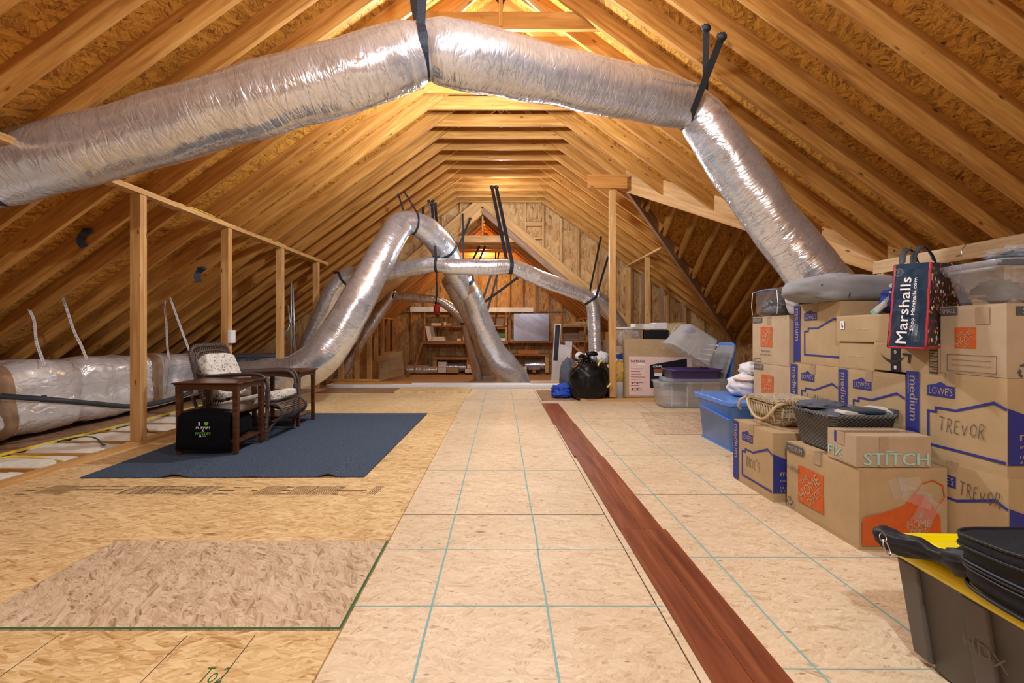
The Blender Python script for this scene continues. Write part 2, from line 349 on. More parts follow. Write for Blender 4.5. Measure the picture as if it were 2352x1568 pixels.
def solo(name, mb, label, cat, group=None, smooth=False, bev=0, kind=None):
    xs = [p.x for p in mb.v]; ys = [p.y for p in mb.v]; zs = [p.z for p in mb.v]
    c = Vector(((min(xs)+max(xs))/2, (min(ys)+max(ys))/2, min(zs))); mb.shift(-c)
    o = bpy.data.objects.new(name, mb.mesh(name, smooth)); COL.objects.link(o); o.location = c
    if kind: o['kind'] = kind
    if label: o['label'] = label
    if cat: o['category'] = cat
    if group: o['group'] = group
    if bev: bevel(o, bev)
    return o
def struct(name, mb, label=None, smooth=False): return solo(name, mb, label, None, kind='structure', smooth=smooth)
def frame_matrix(p0, d, u):
    d = Vector(d).normalized(); u = Vector(u); sd = u.cross(d).normalized(); u = d.cross(sd)
    return Matrix(((d.x, sd.x, u.x, p0[0]), (d.y, sd.y, u.y, p0[1]), (d.z, sd.z, u.z, p0[2]), (0, 0, 0, 1)))
def board(name, p0, p1, w_, h_, mat, label, cat, group=None, up=(0, 0, 1), bev=.002, cut0=None, cut1=None):
    """a piece of lumber with its own axes: local X along its length, so the grain follows it.
    cut0/cut1: how far the ends lean over their depth (plumb cuts)"""
    p0, p1 = Vector(p0), Vector(p1); L = (p1-p0).length
    u = Vector(up)
    if abs((p1-p0).normalized().dot(u)) > .99: u = Vector((0, -1, 0))
    M = frame_matrix(p0, p1-p0, u); c0 = cut0 or 0; c1 = cut1 or 0
    mb = MB().hexa([(c0, -w_/2, -h_/2), (L+c1, -w_/2, -h_/2), (L+c1, w_/2, -h_/2), (c0, w_/2, -h_/2)],
                   [(-c0, -w_/2, h_/2), (L-c1, -w_/2, h_/2), (L-c1, w_/2, h_/2), (-c0, w_/2, h_/2)], mat)
    o = bpy.data.objects.new(name, mb.mesh(name)); COL.objects.link(o); o.matrix_world = M
    if cat is None: o['kind'] = 'structure'
    else: o['category'] = cat
    if label: o['label'] = label
    if group: o['group'] = group
    if bev: bevel(o, bev)
    return o
ORD = ['', 'first', 'second', 'third', 'fourth', 'fifth', 'sixth', 'seventh', 'eighth', 'ninth', 'tenth', 'eleventh', 'twelfth', 'thirteenth', 'fourteenth', 'fifteenth', 'sixteenth', 'seventeenth', 'eighteenth', 'nineteenth', 'twentieth', 'twenty-first', 'twenty-second', 'twenty-third', 'twenty-fourth', 'twenty-fifth', 'twenty-sixth', 'twenty-seventh', 'twenty-eighth', 'twenty-ninth', 'thirtieth']
# ------------------------------------------------------------------ lettering
_tc = {}
def glyphs(s, off=0., shear=0.):
    key = (s, off, shear)
    if key not in _tc:
        cu = bpy.data.curves.new('t', 'FONT'); cu.body = s; cu.size = 1; cu.offset = off; cu.shear = shear; cu.resolution_u = 2
        ob = bpy.data.objects.new('t', cu); me = bpy.data.meshes.new_from_object(ob)
        vs = [tuple(v.co) for v in me.vertices]; fs = [tuple(p.vertices) for p in me.polygons]
        x0 = min(v[0] for v in vs); x1 = max(v[0] for v in vs); y0 = min(v[1] for v in vs); y1 = max(v[1] for v in vs)
        vs = [((v[0]-x0)/(x1-x0), (v[1]-y0)/(y1-y0)) for v in vs]
        bpy.data.objects.remove(ob); bpy.data.curves.remove(cu); bpy.data.meshes.remove(me)
        _tc[key] = (vs, fs)
    return _tc[key]
STROKES = {'T': [[(0, 1), (1, .95)], [(.5, 1), (.42, 0)]], 'R': [[(.1, 0), (.15, 1), (.7, .95), (.8, .75), (.6, .52), (.15, .5)], [(.4, .5), (.95, -.05)]], 'E': [[(.8, .9), (.1, .85), (.05, .05), (.85, .0)], [(.1, .48), (.6, .5)]],
 'V': [[(0, .7), (.35, 0), (.9, .75)]], 'O': [[(.5, .8), (.1, .6), (.1, .2), (.5, 0), (.9, .2), (.9, .6), (.5, .8)]], 'K': [[(.1, 1), (.1, 0)], [(.8, .95), (.1, .45), (.85, 0)]], 'A': [[(0, 0), (.45, .9), (.9, 0)], [(.2, .35), (.75, .35)]],
 'C': [[(.85, .75), (.45, .85), (.1, .45), (.4, .05), (.85, .12)]], 'I': [[(.5, .85), (.45, 0)]], "'": [[(.4, 1.1), (.3, .85)]], 'S': [[(.8, .8), (.3, .8), (.2, .5), (.7, .4), (.75, .1), (.15, .0)]], 'L': [[(.2, 1), (.15, 0), (.8, .02)]], 'N': [[(.1, 0), (.15, .75), (.75, .05), (.85, .8)]],
 'D': [[(.15, 0), (.2, .9), (.7, .75), (.85, .4), (.6, .05), (.15, 0)]], 'Y': [[(.1, .9), (.45, .5), (.9, .9)], [(.45, .5), (.4, 0)]], 'B': [[(.15, 0), (.15, .9), (.7, .75), (.2, .5), (.8, .3), (.6, .02), (.15, 0)]]}
class Face:
    """a printing surface: o = lower left corner, ux/uy the directions of reading and up"""
    def __init__(s, mb, o, ux, uy, lift=.0012):
        s.mb = mb; s.o = Vector(o); s.ux = Vector(ux).normalized(); s.uy = Vector(uy).normalized(); s.n = s.ux.cross(s.uy); s.l = lift
    def P(s, x, y, k=1.): return s.o+s.ux*x+s.uy*y+s.n*s.l*k
    def poly(s, pts, mat, k=1.): s.mb.add([s.P(x, y, k) for x, y in pts], [tuple(range(len(pts)))], mat)
    def rect(s, x0, y0, x1, y1, mat, k=1.): s.poly([(x0, y0), (x1, y0), (x1, y1), (x0, y1)], mat, k)
    def line(s, pts, w_, mat, k=1.):
        for (a, b) in zip(pts, pts[1:]):
            a = Vector(a); b = Vector(b); d = (b-a).normalized(); q = Vector((-d.y, d.x))*w_/2; a = a-d*w_*.35; b = b+d*w_*.35
            s.nl = (getattr(s, 'nl', 0)+1) % 7; s.poly([tuple(a-q), tuple(b-q), tuple(b+q), tuple(a+q)], mat, k+s.nl*.05)
    def pen(s, t, x, y, w_, h_, mat='pen', lw=.0032, k=1.6, slant=.12):
        r_ = random.Random(t); n = len(t); st = w_/n
        for i, ch_ in enumerate(t):
            sc = r_.uniform(.82, 1.08); dy = r_.uniform(-.06, .06)*h_
            for path in STROKES.get(ch_, []):
                pts = [(x+i*st+(a*.78*sc+b*slant)*st, y+dy+b*h_*sc) for a, b in path]; s.line(pts, lw, mat, k)
    def text(s, t, x, y, w_, h_, mat, rot=0., off=0., shear=0., k=1.6):
        """x,y = lower left corner of the word before turning; w_,h_ its size"""
        if off > 0:
            for q_ in (-1, 1): s.text(t, x+q_*off*.6*h_*math.cos(rot), y+q_*off*.6*h_*math.sin(rot), w_, h_, mat, rot, 0., shear, k+q_*.2)
            return
        vs, fs = glyphs(t, off, shear); c, sn = math.cos(rot), math.sin(rot)
        s.mb.add([s.P(x+(a*w_)*c-(b*h_)*sn, y+(a*w_)*sn+(b*h_)*c, k) for a, b in vs], fs, mat)
def blue_box_side(f, w_, h_, hand=None, small=True, outline=True, hsz=1.):
    f.rect(.0, .01, .155*w_, h_*.985, 'ink_blue')
    f.text('medium', .045*w_, .93*h_, .55*h_, .09*w_, 'cardboard', -PI/2, .02)
    f.text('mediana', .020*w_, .93*h_, .22*h_, .020*w_, 'cardboard', -PI/2)
    x0, y0 = .25*w_, .72*h_
    f.poly([(x0, y0), (x0+.29*w_, y0), (x0+.29*w_, y0+.12*h_), (x0+.20*w_, y0+.145*h_), (x0+.145*w_, y0+.175*h_), (x0+.09*w_, y0+.145*h_), (x0, y0+.12*h_)], 'ink_blue')
    f.text("LOWE'S", x0+.02*w_, y0+.025*h_, .25*w_, .085*h_, 'cardboard', 0, .02)
    if outline:
        f.line([(.99*w_, .15*h_), (.26*w_, .15*h_), (.26*w_, .54*h_), (.345*w_, .54*h_), (.345*w_, .59*h_), (.55*w_, .59*h_), (.90*w_, .74*h_), (1.0*w_, .69*h_)], .024*w_, 'ink_blue')
    if hand: f.pen(hand, .38*w_, .34*h_, .46*w_*hsz, .17*h_)
def blue_box_front(f, w_, h_):
    f.poly([(0, .13*h_), (.62*w_, .13*h_), (.62*w_, .44*h_), (0, .70*h_)], 'ink_blue')
    f.text('medium', .10*w_, .38*h_, .42*w_, .09*h_, 'cardboard', 0, .02); f.text('mediana', .10*w_, .30*h_, .2*w_, .035*h_, 'cardboard')
    f.text('18-in', .10*w_, .20*h_, .12*w_, .03*h_, 'cardboard'); f.text('3 CU', .10*w_, .15*h_, .12*w_, .03*h_, 'cardboard')
def orange_logo(f, x, y, a, ca='cardboard_grey', sq=True, wd=1.):
    if sq: f.rect(x, y, x+a*wd, y+a, 'ink_orange')
    c = PI/4
    def t(s_, u, v, w_, h_): # along/normal of the diagonal, from the middle
        cx, cy = x+a*wd/2, y+a/2; cs, sn = math.cos(c), math.sin(c)
        f.text(s_, cx+((u)*cs-(v)*sn)*a*wd, cy+((u)*sn+(v)*cs)*a, w_*a, h_*a, ca, c, .012, 0, 2.2)
    t('THE', -.24, .22, .40, .13); t('HOME', -.52, -.10, 1.02, .27); t('DEPOT', -.34, -.34, .68, .19)
def recycling(f, x, y, a, mat='ink_grey'):
    for i in range(3):
        t = PI/2+i*2*PI/3; p = [(x+a*math.cos(t+d)*r_, y+a*math.sin(t+d)*r_) for d, r_ in ((.62, 1), (.12, .95), (-.28, .78), (-.62, 1))]
        f.line(p[:3], a*.34, mat); f.poly([(x+a*math.cos(t-.25)*1.25, y+a*math.sin(t-.25)*1.25), (x+a*math.cos(t-.25)*.4, y+a*math.sin(t-.25)*.4), (x+a*math.cos(t-.85)*.85, y+a*math.sin(t-.85)*.85)], mat)
# ------------------------------------------------------------------ the room: roof, floor, gable walls
SL = .725; ZR = 4.534; RD = .165; RV = RD*math.sqrt(1+SL*SL)     # underside of the rafters: z = ZR - SL*|x|
def zb(x): return ZR-SL*abs(x)
NL = Vector((-SL, 0, 1)).normalized(); NR = Vector((SL, 0, 1)).normalized()
DX, DY = 1.86, 6.78                                              # where the side gable meets the main slope
YB, YE, XE = -2.6, 10.2, 6.1
def slab(pts, th, mat, up=(0, 0, 1)):
    """flat sheathing: polygon in room space, thickened outwards, own axes in its plane"""
    P = [Vector(p) for p in pts]; u = Vector(up).normalized(); d = Vector((0, 1, 0)) if abs(u.y) < .9 else Vector((1, 0, 0))
    d = (d-u*d.dot(u)).normalized(); M = frame_matrix(P[0], d, u); Mi = M.inverted(); q = [Mi @ p for p in P]
    area = sum(q[i].x*q[(i+1) % len(q)].y-q[(i+1) % len(q)].x*q[i].y for i in range(len(q)))
    if area < 0: q.reverse()
    mb = MB().prism([(p.x, p.y) for p in q], th, mat); return mb, M
def slab_struct(name, pts, th, mat, up, label):
    mb, M = slab(pts, th, mat, up); o = bpy.data.objects.new(name, mb.mesh(name)); COL.objects.link(o); o.matrix_world = M
    o['kind'] = 'structure'; o['label'] = label; return o
def S(x, y, lift=RV): return (x, y, zb(x)+lift)
slab_struct('ceiling', [S(0, YB), S(0, YE+.1), S(-XE, YE+.1), S(-XE, YB)], .02, 'roof_osb', NL, 'strand board sheathing behind the rafters of the left roof slope')
slab_struct('ceiling', [S(0, YB), S(0, YE+.1), S(DX+YE+.1-DY, YE+.1), S(DX, DY), S(XE, DY-(XE-DX)), S(XE, YB)], .02, 'roof_osb', NR, 'strand board sheathing behind the rafters of the right roof slope')
XD = 7.6
def zd(y): return ZR-SL*DX-SL*abs(y-DY)
slab_struct('ceiling', [(DX, DY, zd(DY)+RV), (XD, DY, zd(DY)+RV), (XD, YE+.1, zd(YE+.1)+RV), (DX+YE+.1-DY, YE+.1, zd(YE+.1)+RV)], .02, 'roof_osb', (0, SL, 1), 'far slope sheathing of the side gable')
slab_struct('ceiling', [(DX, DY, zd(DY)+RV), (XD, DY, zd(DY)+RV), (XD, DY-4.24, zd(DY-4.24)+RV), (XE, DY-(XE-DX), zd(DY-4.24)+RV)], .02, 'roof_osb', (0, -SL, 1), 'near slope sheathing of the side gable')

ys_r = [-2.1, -1.72, -1.34, -.96, -.58, -.20, .18, .56, .94, 1.32, 1.70, 2.08, 2.45, 2.82, 3.18, 3.55, 3.91, 4.30, 4.66, 5.05, 5.45, 5.85, 6.33, 6.73, 7.15, 7.57, 7.98, 8.41, 8.82, 9.24, 9.66, 10.06]
near = [y for y in ys_r if y > 1.4]
def rafter(x0, x1, y, lab, grp, cut=True):
    sgn = 1 if x1 > 0 else -1; n = NR if sgn > 0 else NL
    off = RV/2
    return board('rafter', (x0, y, zb(x0)+off), (x1, y, zb(x1)+off), .04, RD, 'rafter_wood', lab, 'rafter', grp, up=n, cut0=(RD/2)*SL*(-1 if sgn > 0 else -1)*0)
for i, y in enumerate(ys_r):
    k = len([q for q in near if q <= y])
    la = ('bare pine rafter of the left roof slope, %s from the near picture edge' % ORD[k]) if k else 'bare left slope rafter beside the viewpoint, %s of those nearer than the picture shows' % ORD[i+1]
    rafter(-.02, -XE, y-(.1 if y < 5 else 0), la, 'rafters of the left roof slope')
    xe = XE if y < DY-(XE-DX) else DX+abs(y-DY)+.02
    kind = 'short' if xe < XE else 'full length'
    la = ('%s bare pine rafter of the right roof slope, %s from the near picture edge' % (kind, ORD[k])) if k else 'bare right slope rafter beside the viewpoint, %s of those nearer than the picture shows' % ORD[i+1]
    rafter(.02, xe, y, la, 'rafters of the right roof slope')
board('ridge_board', (0, YB, ZR+.14), (0, YE, ZR+.14), .038, .28, 'rafter_wood', 'long ridge board along the peak above the collar ties', 'ridge board')
k = 0
for y in ys_r:
    if y < 4.1: continue
    k += 1
    board('collar_tie', (-1.12, y+.04, 3.867+.09), (1.12, y+.04, 3.867+.09), .038, .17, 'rafter_wood', 'horizontal collar tie joining left and right rafters, %s one back from the big duct' % ORD[k], 'collar tie', 'collar ties below the ridge')
for j, y in enumerate((4.26, 5.1, 6.36, 7.62, 8.88)):
    board('ridge_strut', (0, y+.08, 3.9), (0, y+.08, ZR+.05), .038, .06, 'rafter_wood', 'short upright strut between the ridge and a collar tie, %s from the viewer' % ORD[j+1], 'strut', 'struts under the ridge')
for sx in (-1, 1):
    for j, y in enumerate((4.5, 5.4, 6.6)):
        board('ridge_brace', (sx*.03, y, ZR-.02), (sx*.62, y, 3.98), .03, .05, 'stud_wood', 'thin diagonal brace just under the ridge on the %s, %s from the viewer' % ('left' if sx < 0 else 'right', ORD[j+1]), 'brace', 'thin braces under the ridge')
# side gable: valley rafters, far slope jacks, ridge
vd = Vector((1, -1, -SL)).normalized()
board('valley_rafter', (DX-.05, DY+.0, zb(DX)+.085), (DX+3.9, DY-3.9, zb(DX+3.9)+.085), .045, .30, 'stud_wood', 'long pale valley beam where the short right rafters end, crossing behind the big duct', 'valley rafter')
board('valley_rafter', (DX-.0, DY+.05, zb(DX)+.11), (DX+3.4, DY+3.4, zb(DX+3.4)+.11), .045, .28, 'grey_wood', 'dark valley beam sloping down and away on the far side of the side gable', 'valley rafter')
board('ridge_board', (DX, DY, zd(DY)+.16), (XD, DY, zd(DY)+.16), .038, .24, 'rafter_wood', 'ridge board of the side gable on the right', 'ridge board')
for j in range(8):
    x = DX+.45+.42*j; y1 = DY+(x-DX)
    if y1 > YE: y1 = YE
    board('jack_rafter', (x, DY+.02, zd(DY)+.11), (x, y1, zd(y1)+.11), .038, .19, 'grey_wood' if 0 else 'rafter_wood', 'jack rafter on the far slope of the side gable, %s from the valley top' % ORD[j+1], 'rafter', 'jack rafters of the side gable', up=(0, SL, 1))
for j in range(10):
    x = DX+.45+.42*j; y1 = max(DY-(x-DX), DY-4.24)
    board('jack_rafter', (x, DY-.02, zd(DY)+.11), (x, y1, zd(y1)+.11), .038, .19, 'rafter_wood', 'jack rafter on the near slope of the side gable, %s from its top' % ORD[j+1], 'rafter', 'jack rafters of the near side gable slope', up=(0, -SL, 1))
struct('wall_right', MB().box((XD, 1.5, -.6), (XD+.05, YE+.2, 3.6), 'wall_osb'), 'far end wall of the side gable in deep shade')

# floor
fl = MB(); fl.box((-3.36, YB, -.06), (XD, 8.02, 0), 'floor_osb')
fl.box((2.6, 8.02, -.06), (XD, YE, 0), 'floor_osb')
ff = Face(fl, (0, 0, 0), (1, 0, 0), (0, 1, 0), .0006)
def wob(pts, w_, mat, seed):
    out = []
    for (x0, y0), (x1, y1) in zip(pts, pts[1:]):
        n = max(2, int(math.hypot(x1-x0, y1-y0)/.12))
        for i in range(n): t = i/n; x, y = x0+(x1-x0)*t, y0+(y1-y0)*t; out.append((x+.004*noise.noise(Vector((x*3, y*3, seed))), y+.004*noise.noise(Vector((y*3, x*3, seed+5)))))
    out.append(pts[-1]); ff.line(out, w_, mat)
for j, (x, y0, y1) in enumerate(((-.253, .3, 8.0), (.168, .3, 8.0), (.935, .3, 5.5), (1.365, .3, 5.2))): wob([(x, y0), (x+.012, y1)], .008, 'chalk_line', j)
for j, (x0, x1, y) in enumerate(((-.53, .59, 1.66), (-.53, .59, 2.09), (-.53, .59, 3.29), (.83, 1.9, 2.02), (.83, 1.9, 3.7), (.83, 2.6, 1.35))): wob([(x0, y), (x1, y)], .005, 'chalk_line', j+9)
for x0, y0, x1, y1 in ((-.53, 2.49, .57, 2.49), (.83, 2.80, 2.1, 2.80), (-.53, 4.95, .57, 4.95), (.83, 5.25, 3.2, 5.25), (.57, 0, .57, 8), (1.9, 5.25, 1.9, 8), (-.53, 1.2, .57, 1.2), (-.53, 6.7, .57, 6.7)): ff.line([(x0, y0), (x1, y1)], .005, 'joint')
struct('floor', fl, 'pale strand board subfloor with blue green chalk lines')
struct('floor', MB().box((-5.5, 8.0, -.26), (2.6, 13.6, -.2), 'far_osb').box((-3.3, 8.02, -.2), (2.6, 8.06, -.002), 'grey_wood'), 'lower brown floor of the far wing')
struct('wall_left', MB().box((-XE-.05, YB, -.5), (-XE, YE, .35), 'wall_osb'), 'low board closing the left eave')
struct('wall_right', MB().box((XE-.01, YB, -.1), (XE+.04, DY-(XE-DX), .35), 'wall_osb'), 'low board closing the right eave')
struct('wall_right', MB().box((2.6, YE+.12, -.3), (2.65, 13.4, 1.0), 'wall_osb'), 'board wall on the right side of the far wing')
struct('wall_left', MB().box((-4.3, YE+.1, -.3), (-4.25, 13.4, 1.2), 'wall_osb'), 'board wall in the left eave of the far wing')
struct('floor', MB().box((-XE-.6, YB, -.5), (-3.3, 10.2, -.3), 'insulation'), 'bottom of the joist bays outside the left knee wall')
g = 'loose strand board sheets on the left of the floor'
def sheet(name, x0, y0, x1, y1, z, th, mat, label, edge=None, poly=None, marks=None):
    mb = MB(); mb.prism(poly or [(x0, y0), (x1, y0), (x1, y1), (x0, y1)], th, mat, Matrix.Translation((0, 0, z)))
    f_ = Face(mb, (0, 0, z+th), (1, 0, 0), (0, 1, 0), .0006)
    if edge:
        for (a, b, c, d) in edge[1]: f_.line([(a, b), (c, d)], edge[2], edge[0])
    if marks: marks(f_)
    o = solo(name, mb, label, 'board', g); return o
def nearlines(f_):
    for x in (-1.42, -1.0, -.78): f_.line([(x, .75), (x-.02, 1.48)], .003, 'joint')
    f_.text('To2', -.86, 1.28, .07, .06, 'green_paint', 0, -.01)
def stamp(f_):
    r2 = random.Random(4)
    x = -2.95
    while x < -.75:
        w_ = r2.uniform(.02, .16); yy = 2.84+r2.uniform(-.015, .015)
        if r2.random() < .35:
            for q in range(int(w_/.012)): f_.line([(x+q*.014, yy-.07), (x+q*.014+.02, yy+.08)], .006, 'stamp_ink')
        else:
            for q in range(3):
                if r2.random() < .75: f_.line([(x, yy-.06+q*.06), (x+w_*.9, yy-.06+q*.06)], .012 if q != 1 else .022, 'stamp_ink')
        x += w_+r2.uniform(.0, .03)
    for q in range(26): f_.line([(-2.35+q*.02, 2.77), (-2.31+q*.02, 2.92)], .005, 'stamp_ink')
sheet('strand_board_sheet', -3.2, -.6, -.532, 1.505, .0, .012, 'gold_osb', 'orange strand board sheet nearest the viewer at bottom left', marks=nearlines)
sheet('strand_board_sheet', -1.815, 1.512, -.532, 2.15, .0, .014, 'grey_osb', 'greyish strand board sheet with green painted edges at the lower left', ('green_paint', [(-1.815, 1.515, -.535, 1.515), (-.535, 1.512, -.535, 2.15)], .009))
sheet('strand_board_sheet', -3.22, 1.512, -1.822, 2.15, .0, .011, 'gold_osb', 'orange strand board piece left of the green edged sheet')
sheet('strand_board_sheet', -3.22, 2.156, -.532, 3.33, .0, .012, 'gold_osb', 'golden strand board sheet with faded black mill stamps in front of the rug', marks=stamp)
sheet('strand_board_sheet', -3.22, 3.336, -.532, 5.42, .0, .010, 'gold_osb', 'golden strand board sheet lying under the blue rug')
sheet('strand_board_sheet', -3.22, 5.426, -.532, 7.35, .0, .010, 'tan_osb', 'light tan strand board sheet behind the chair and tables')
sheet('strand_board_sheet', -3.0, 7.36, -1.75, 7.98, .0, .02, 'brown_osb', 'loose brown strip of board at the far left floor edge')
sheet('strand_board_sheet', -1.72, 7.36, -.50, 7.96, .0, .035, 'tan_osb', 'thick pale strip of board at the far floor edge left of the chalk lines')
g = 'loose boards lying right of the chalk lines'
sheet('brown_board', .60, 6.62, 1.09, 7.75, .0, .010, 'brown_osb', 'brown weathered board just beyond the red wood strip')
sheet('grey_board', 0, 0, 0, 0, .0, .006, 'grey_osb', 'grey stained patch of board beside the blue tote', poly=[(1.50, 4.42), (2.5, 4.42), (2.5, 5.62), (1.72, 5.62)])
board('white_board', (-3.1, 8.25, -.02), (1.25, 8.25, -.02), .34, .16, 'white_paint', 'long white painted board along the far edge of the main floor', 'board')
for j, (x0, x1, y, z) in enumerate(((-3.0, -1.95, 8.2, .075), (-3.3, -2.25, 8.5, .10), (-1.98, -1.62, 8.3, .075))):
    board('wood_offcut', (x0, y, z), (x1, y, z), .12, .03, 'rafter_wood', ('long golden offcut lying on the left end of the white board', 'thinner offcut lying just behind the golden one', 'short offcut touching the right end of the golden one')[j], 'offcut', 'offcuts on the white board')
board('wood_offcut', (.55, 8.4, .08), (1.25, 8.4, .08), .10, .03, 'pale_wood', 'pale offcut on the right end of the white board by the trash bag', 'offcut', 'offcuts on the white board')
# red wood planks
pk = [(-.3, 2.28, .600, .828), (2.285, 3.62, .598, .815), (3.625, 4.9, .585, .805), (4.905, 6.3, .575, .798)]
for j, (y0, y1, x0, x1) in enumerate(pk):
    xm = (x0+x1)/2; W_ = (x1-x0)/2
    r_ = thing('red_plank', 'dark red wood flooring strip on the pale floor, %s from the viewer' % ('first', 'second', 'third', 'last and farthest')[j], 'plank', (xm, y0, 0), group='red wood strips along the floor')
    for sx, nm in ((-1, 'plank_half'), (1, 'plank_half')):
        M = frame_matrix((sx*W_/2, 0, .006), (0, 1, 0), (0, 0, 1))
        o = bpy.data.objects.new(nm, MB().box((0, -W_/2+.0008, -.006), (y1-y0, W_/2-.0008, .006), 'mahogany').mesh(nm)); COL.objects.link(o); o.parent = r_; o.matrix_local = M
# left knee wall
KX = -3.2
board('bottom_plate', (KX, 0.6, .02), (KX, 7.9, .02), .09, .04, 'stud_wood', 'long floor plate of the left knee wall', 'wall plate')
board('top_plate', (KX, 1.2, 2.213+.019), (KX, 8.3, 2.213+.024), .11, .048, 'stud_wood', 'long top plate of the left knee wall carrying a yellow cable', 'wall plate')
for j, y in enumerate((4.0, 5.29, 6.58, 7.87)):
    la = 'doubled pine stud of the left knee wall, %s' % ('nearest, left of the front side table', 'second, with a white switch box', 'third, rising beside the grey air handler', 'fourth, half behind the big silver duct')[j]
    r_ = thing('knee_wall_stud', la, 'stud', (KX, y, .04), group='doubled studs of the left knee wall')
    for q in range(2):
        M = frame_matrix((0, q*.039, 0), (0, 0, 1), (0, -1, 0))
        o = bpy.data.objects.new('stud_board', MB().box((0, -.045, -.019), (2.172, .045, .019), 'stud_wood').mesh('stud_board')); COL.objects.link(o); o.parent = r_; o.matrix_local = M; bevel(o, .002)
    if j == 1:
        sb = MB().box((.046, -.035, .83), (.085, .06, .98), 'white_paint'); sp = part('switch_box', sb, r_, label='white switch box', bev=.004)
pts = [(KX+.03+.012*math.sin(y*3), y, 2.262+.012*math.sin(y*4.2)) for y in [1.2+.1*i for i in range(68)]]
solo('cable', MB().tube(pts, .006, 'yellow_cable', 6), 'yellow electric cable lying along the top plate of the left knee wall', 'cable', smooth=True)
# joists, insulation, walkway outside the knee wall
for j in range(13):
    y = 2.10+.42*j
    la = 'floor joist end outside the left knee wall, %s from the viewer' % ORD[j+1]
    board('floor_joist', (-6.2, y, -.13), (KX-.03 if y < 7.9 else KX, y, -.13), .04, .24, 'rafter_wood', la, 'joist', 'floor joists outside the left knee wall')
    mb = MB(); mb.blob((-3.72, y+.21, -.13), (.5, .175, .14), 'insulation', .10, 3.5, j, 34, 16, -.2, .6)
    solo('insulation_batt', mb, 'white insulation bulging between joists outside the left wall, bay %s from the viewer' % ORD[j+1].replace('first', 'nearest'), 'insulation', 'insulation in the joist bays', True)
solo('walkway_board', MB().box((-5.2, 2.2, -.01), (-4.05, 7.4, .012), 'brown_osb').box((-4.056, 2.2, -.008), (-4.048, 7.4, .015), 'yellow_cable'), 'brown board walkway with a yellow edge beneath the silver trunk duct', 'board')
solo('cable', MB().tube([(-3.95+.7*t, 3.35+.22*math.sin(t*3)-.0, .02+.02*math.sin(t*7)) for t in [i/12 for i in range(13)]], .008, 'yellow_cable', 6), 'short yellow cable over the nearest insulation bay at far left', 'cable', smooth=True)
for j, (y, x0, x1) in enumerate(((4.0, -3.9, -3.4), (4.55, -3.85, -3.45))):
    solo('cable', MB().tube([(x0+(x1-x0)*t, y+.12*math.sin(t*4), .035+.02*math.sin(t*6)) for t in [i/10 for i in range(11)]], .006, 'rubber_dark', 6), ('thin dark wire loop over the insulation left of the nearest stud', 'thin dark wire over the insulation behind the nearest stud')[j], 'cable', smooth=True)
# right knee wall
RX = 3.9
board('top_plate', (RX, .5, zb(RX)+.0), (RX, 4.7, zb(RX)+.0), .09, .038, 'pale_wood', 'pale top plate of the right knee wall above the stacked boxes', 'wall plate')
board('top_plate', (RX-.046, .5, zb(RX)-.055), (RX-.046, 4.7, zb(RX)-.055), .02, .11, 'pale_wood', 'pale ledger board hanging under the right top plate behind the shopping bag', 'ledger board')
for j, y in enumerate((3.42, 4.6, 2.2)):
    for q in range(2):
        board('knee_wall_stud', (RX, y+q*.045, 0), (RX, y+q*.045, zb(RX)-.02), .09, .038, 'stud_wood', '%s of the paired studs under the right top plate, %s' % (('nearer', 'farther')[q], ('above the clear bin', 'beside the grey bundle', 'outside the picture')[j]), 'stud', 'studs of the right knee wall', up=(0, -1, 0))
# gable wall between main attic and the wing
WX, WZ, WS = -.41, 3.74, .85
def zw(x): return WZ-WS*abs(x-WX)
def gwall(poly, y0, th, mat):
    M = Matrix(((1, 0, 0, 0), (0, 0, -1, y0+th), (0, 1, 0, 0), (0, 0, 0, 1))); return MB().prism(poly, th, mat, M)
out = [(-XE, -.5), (-XE, zb(XE)+.28), (0, ZR+.28), (5.2, zb(5.2)+.28), (XD, .75), (XD, -.5), (WX+2.85, -.5), (WX+2.85, zw(WX+2.85)+.12), (WX, WZ+.12), (WX-2.85, zw(WX-2.85)+.12), (WX-2.85, -.5)]
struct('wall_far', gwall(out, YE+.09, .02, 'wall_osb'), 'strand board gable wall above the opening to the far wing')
for j, x in enumerate([-1.7, -1.3, -.9, -.5, .55, .95, 1.0+.35, 1.75, 2.15, 2.55, 2.95, 3.35, 3.75, 4.15, 4.55]):
    lo = max(zw(x)+.1, 0); hi = zb(x)
    if hi-lo > .12: board('gable_stud', (x, YE+.045, lo), (x, YE+.045, hi), .038, .08, 'stud_wood', 'stud on the far gable wall above the wing opening, %s from the left' % ORD[j+1], 'stud', 'studs of the far gable wall', up=(0, -1, 0))
board('gable_blocking', (.57, YE+.045, 3.42), (.93, YE+.045, 3.42), .085, .09, 'stud_wood', 'short horizontal block between two gable studs right of the wing peak', 'block', 'blocking on the far gable wall')
board('gable_blocking', (.57, YE+.045, 3.10), (.93, YE+.045, 3.10), .085, .038, 'stud_wood', 'thin block below the upper one on the far gable wall', 'block', 'blocking on the far gable wall')
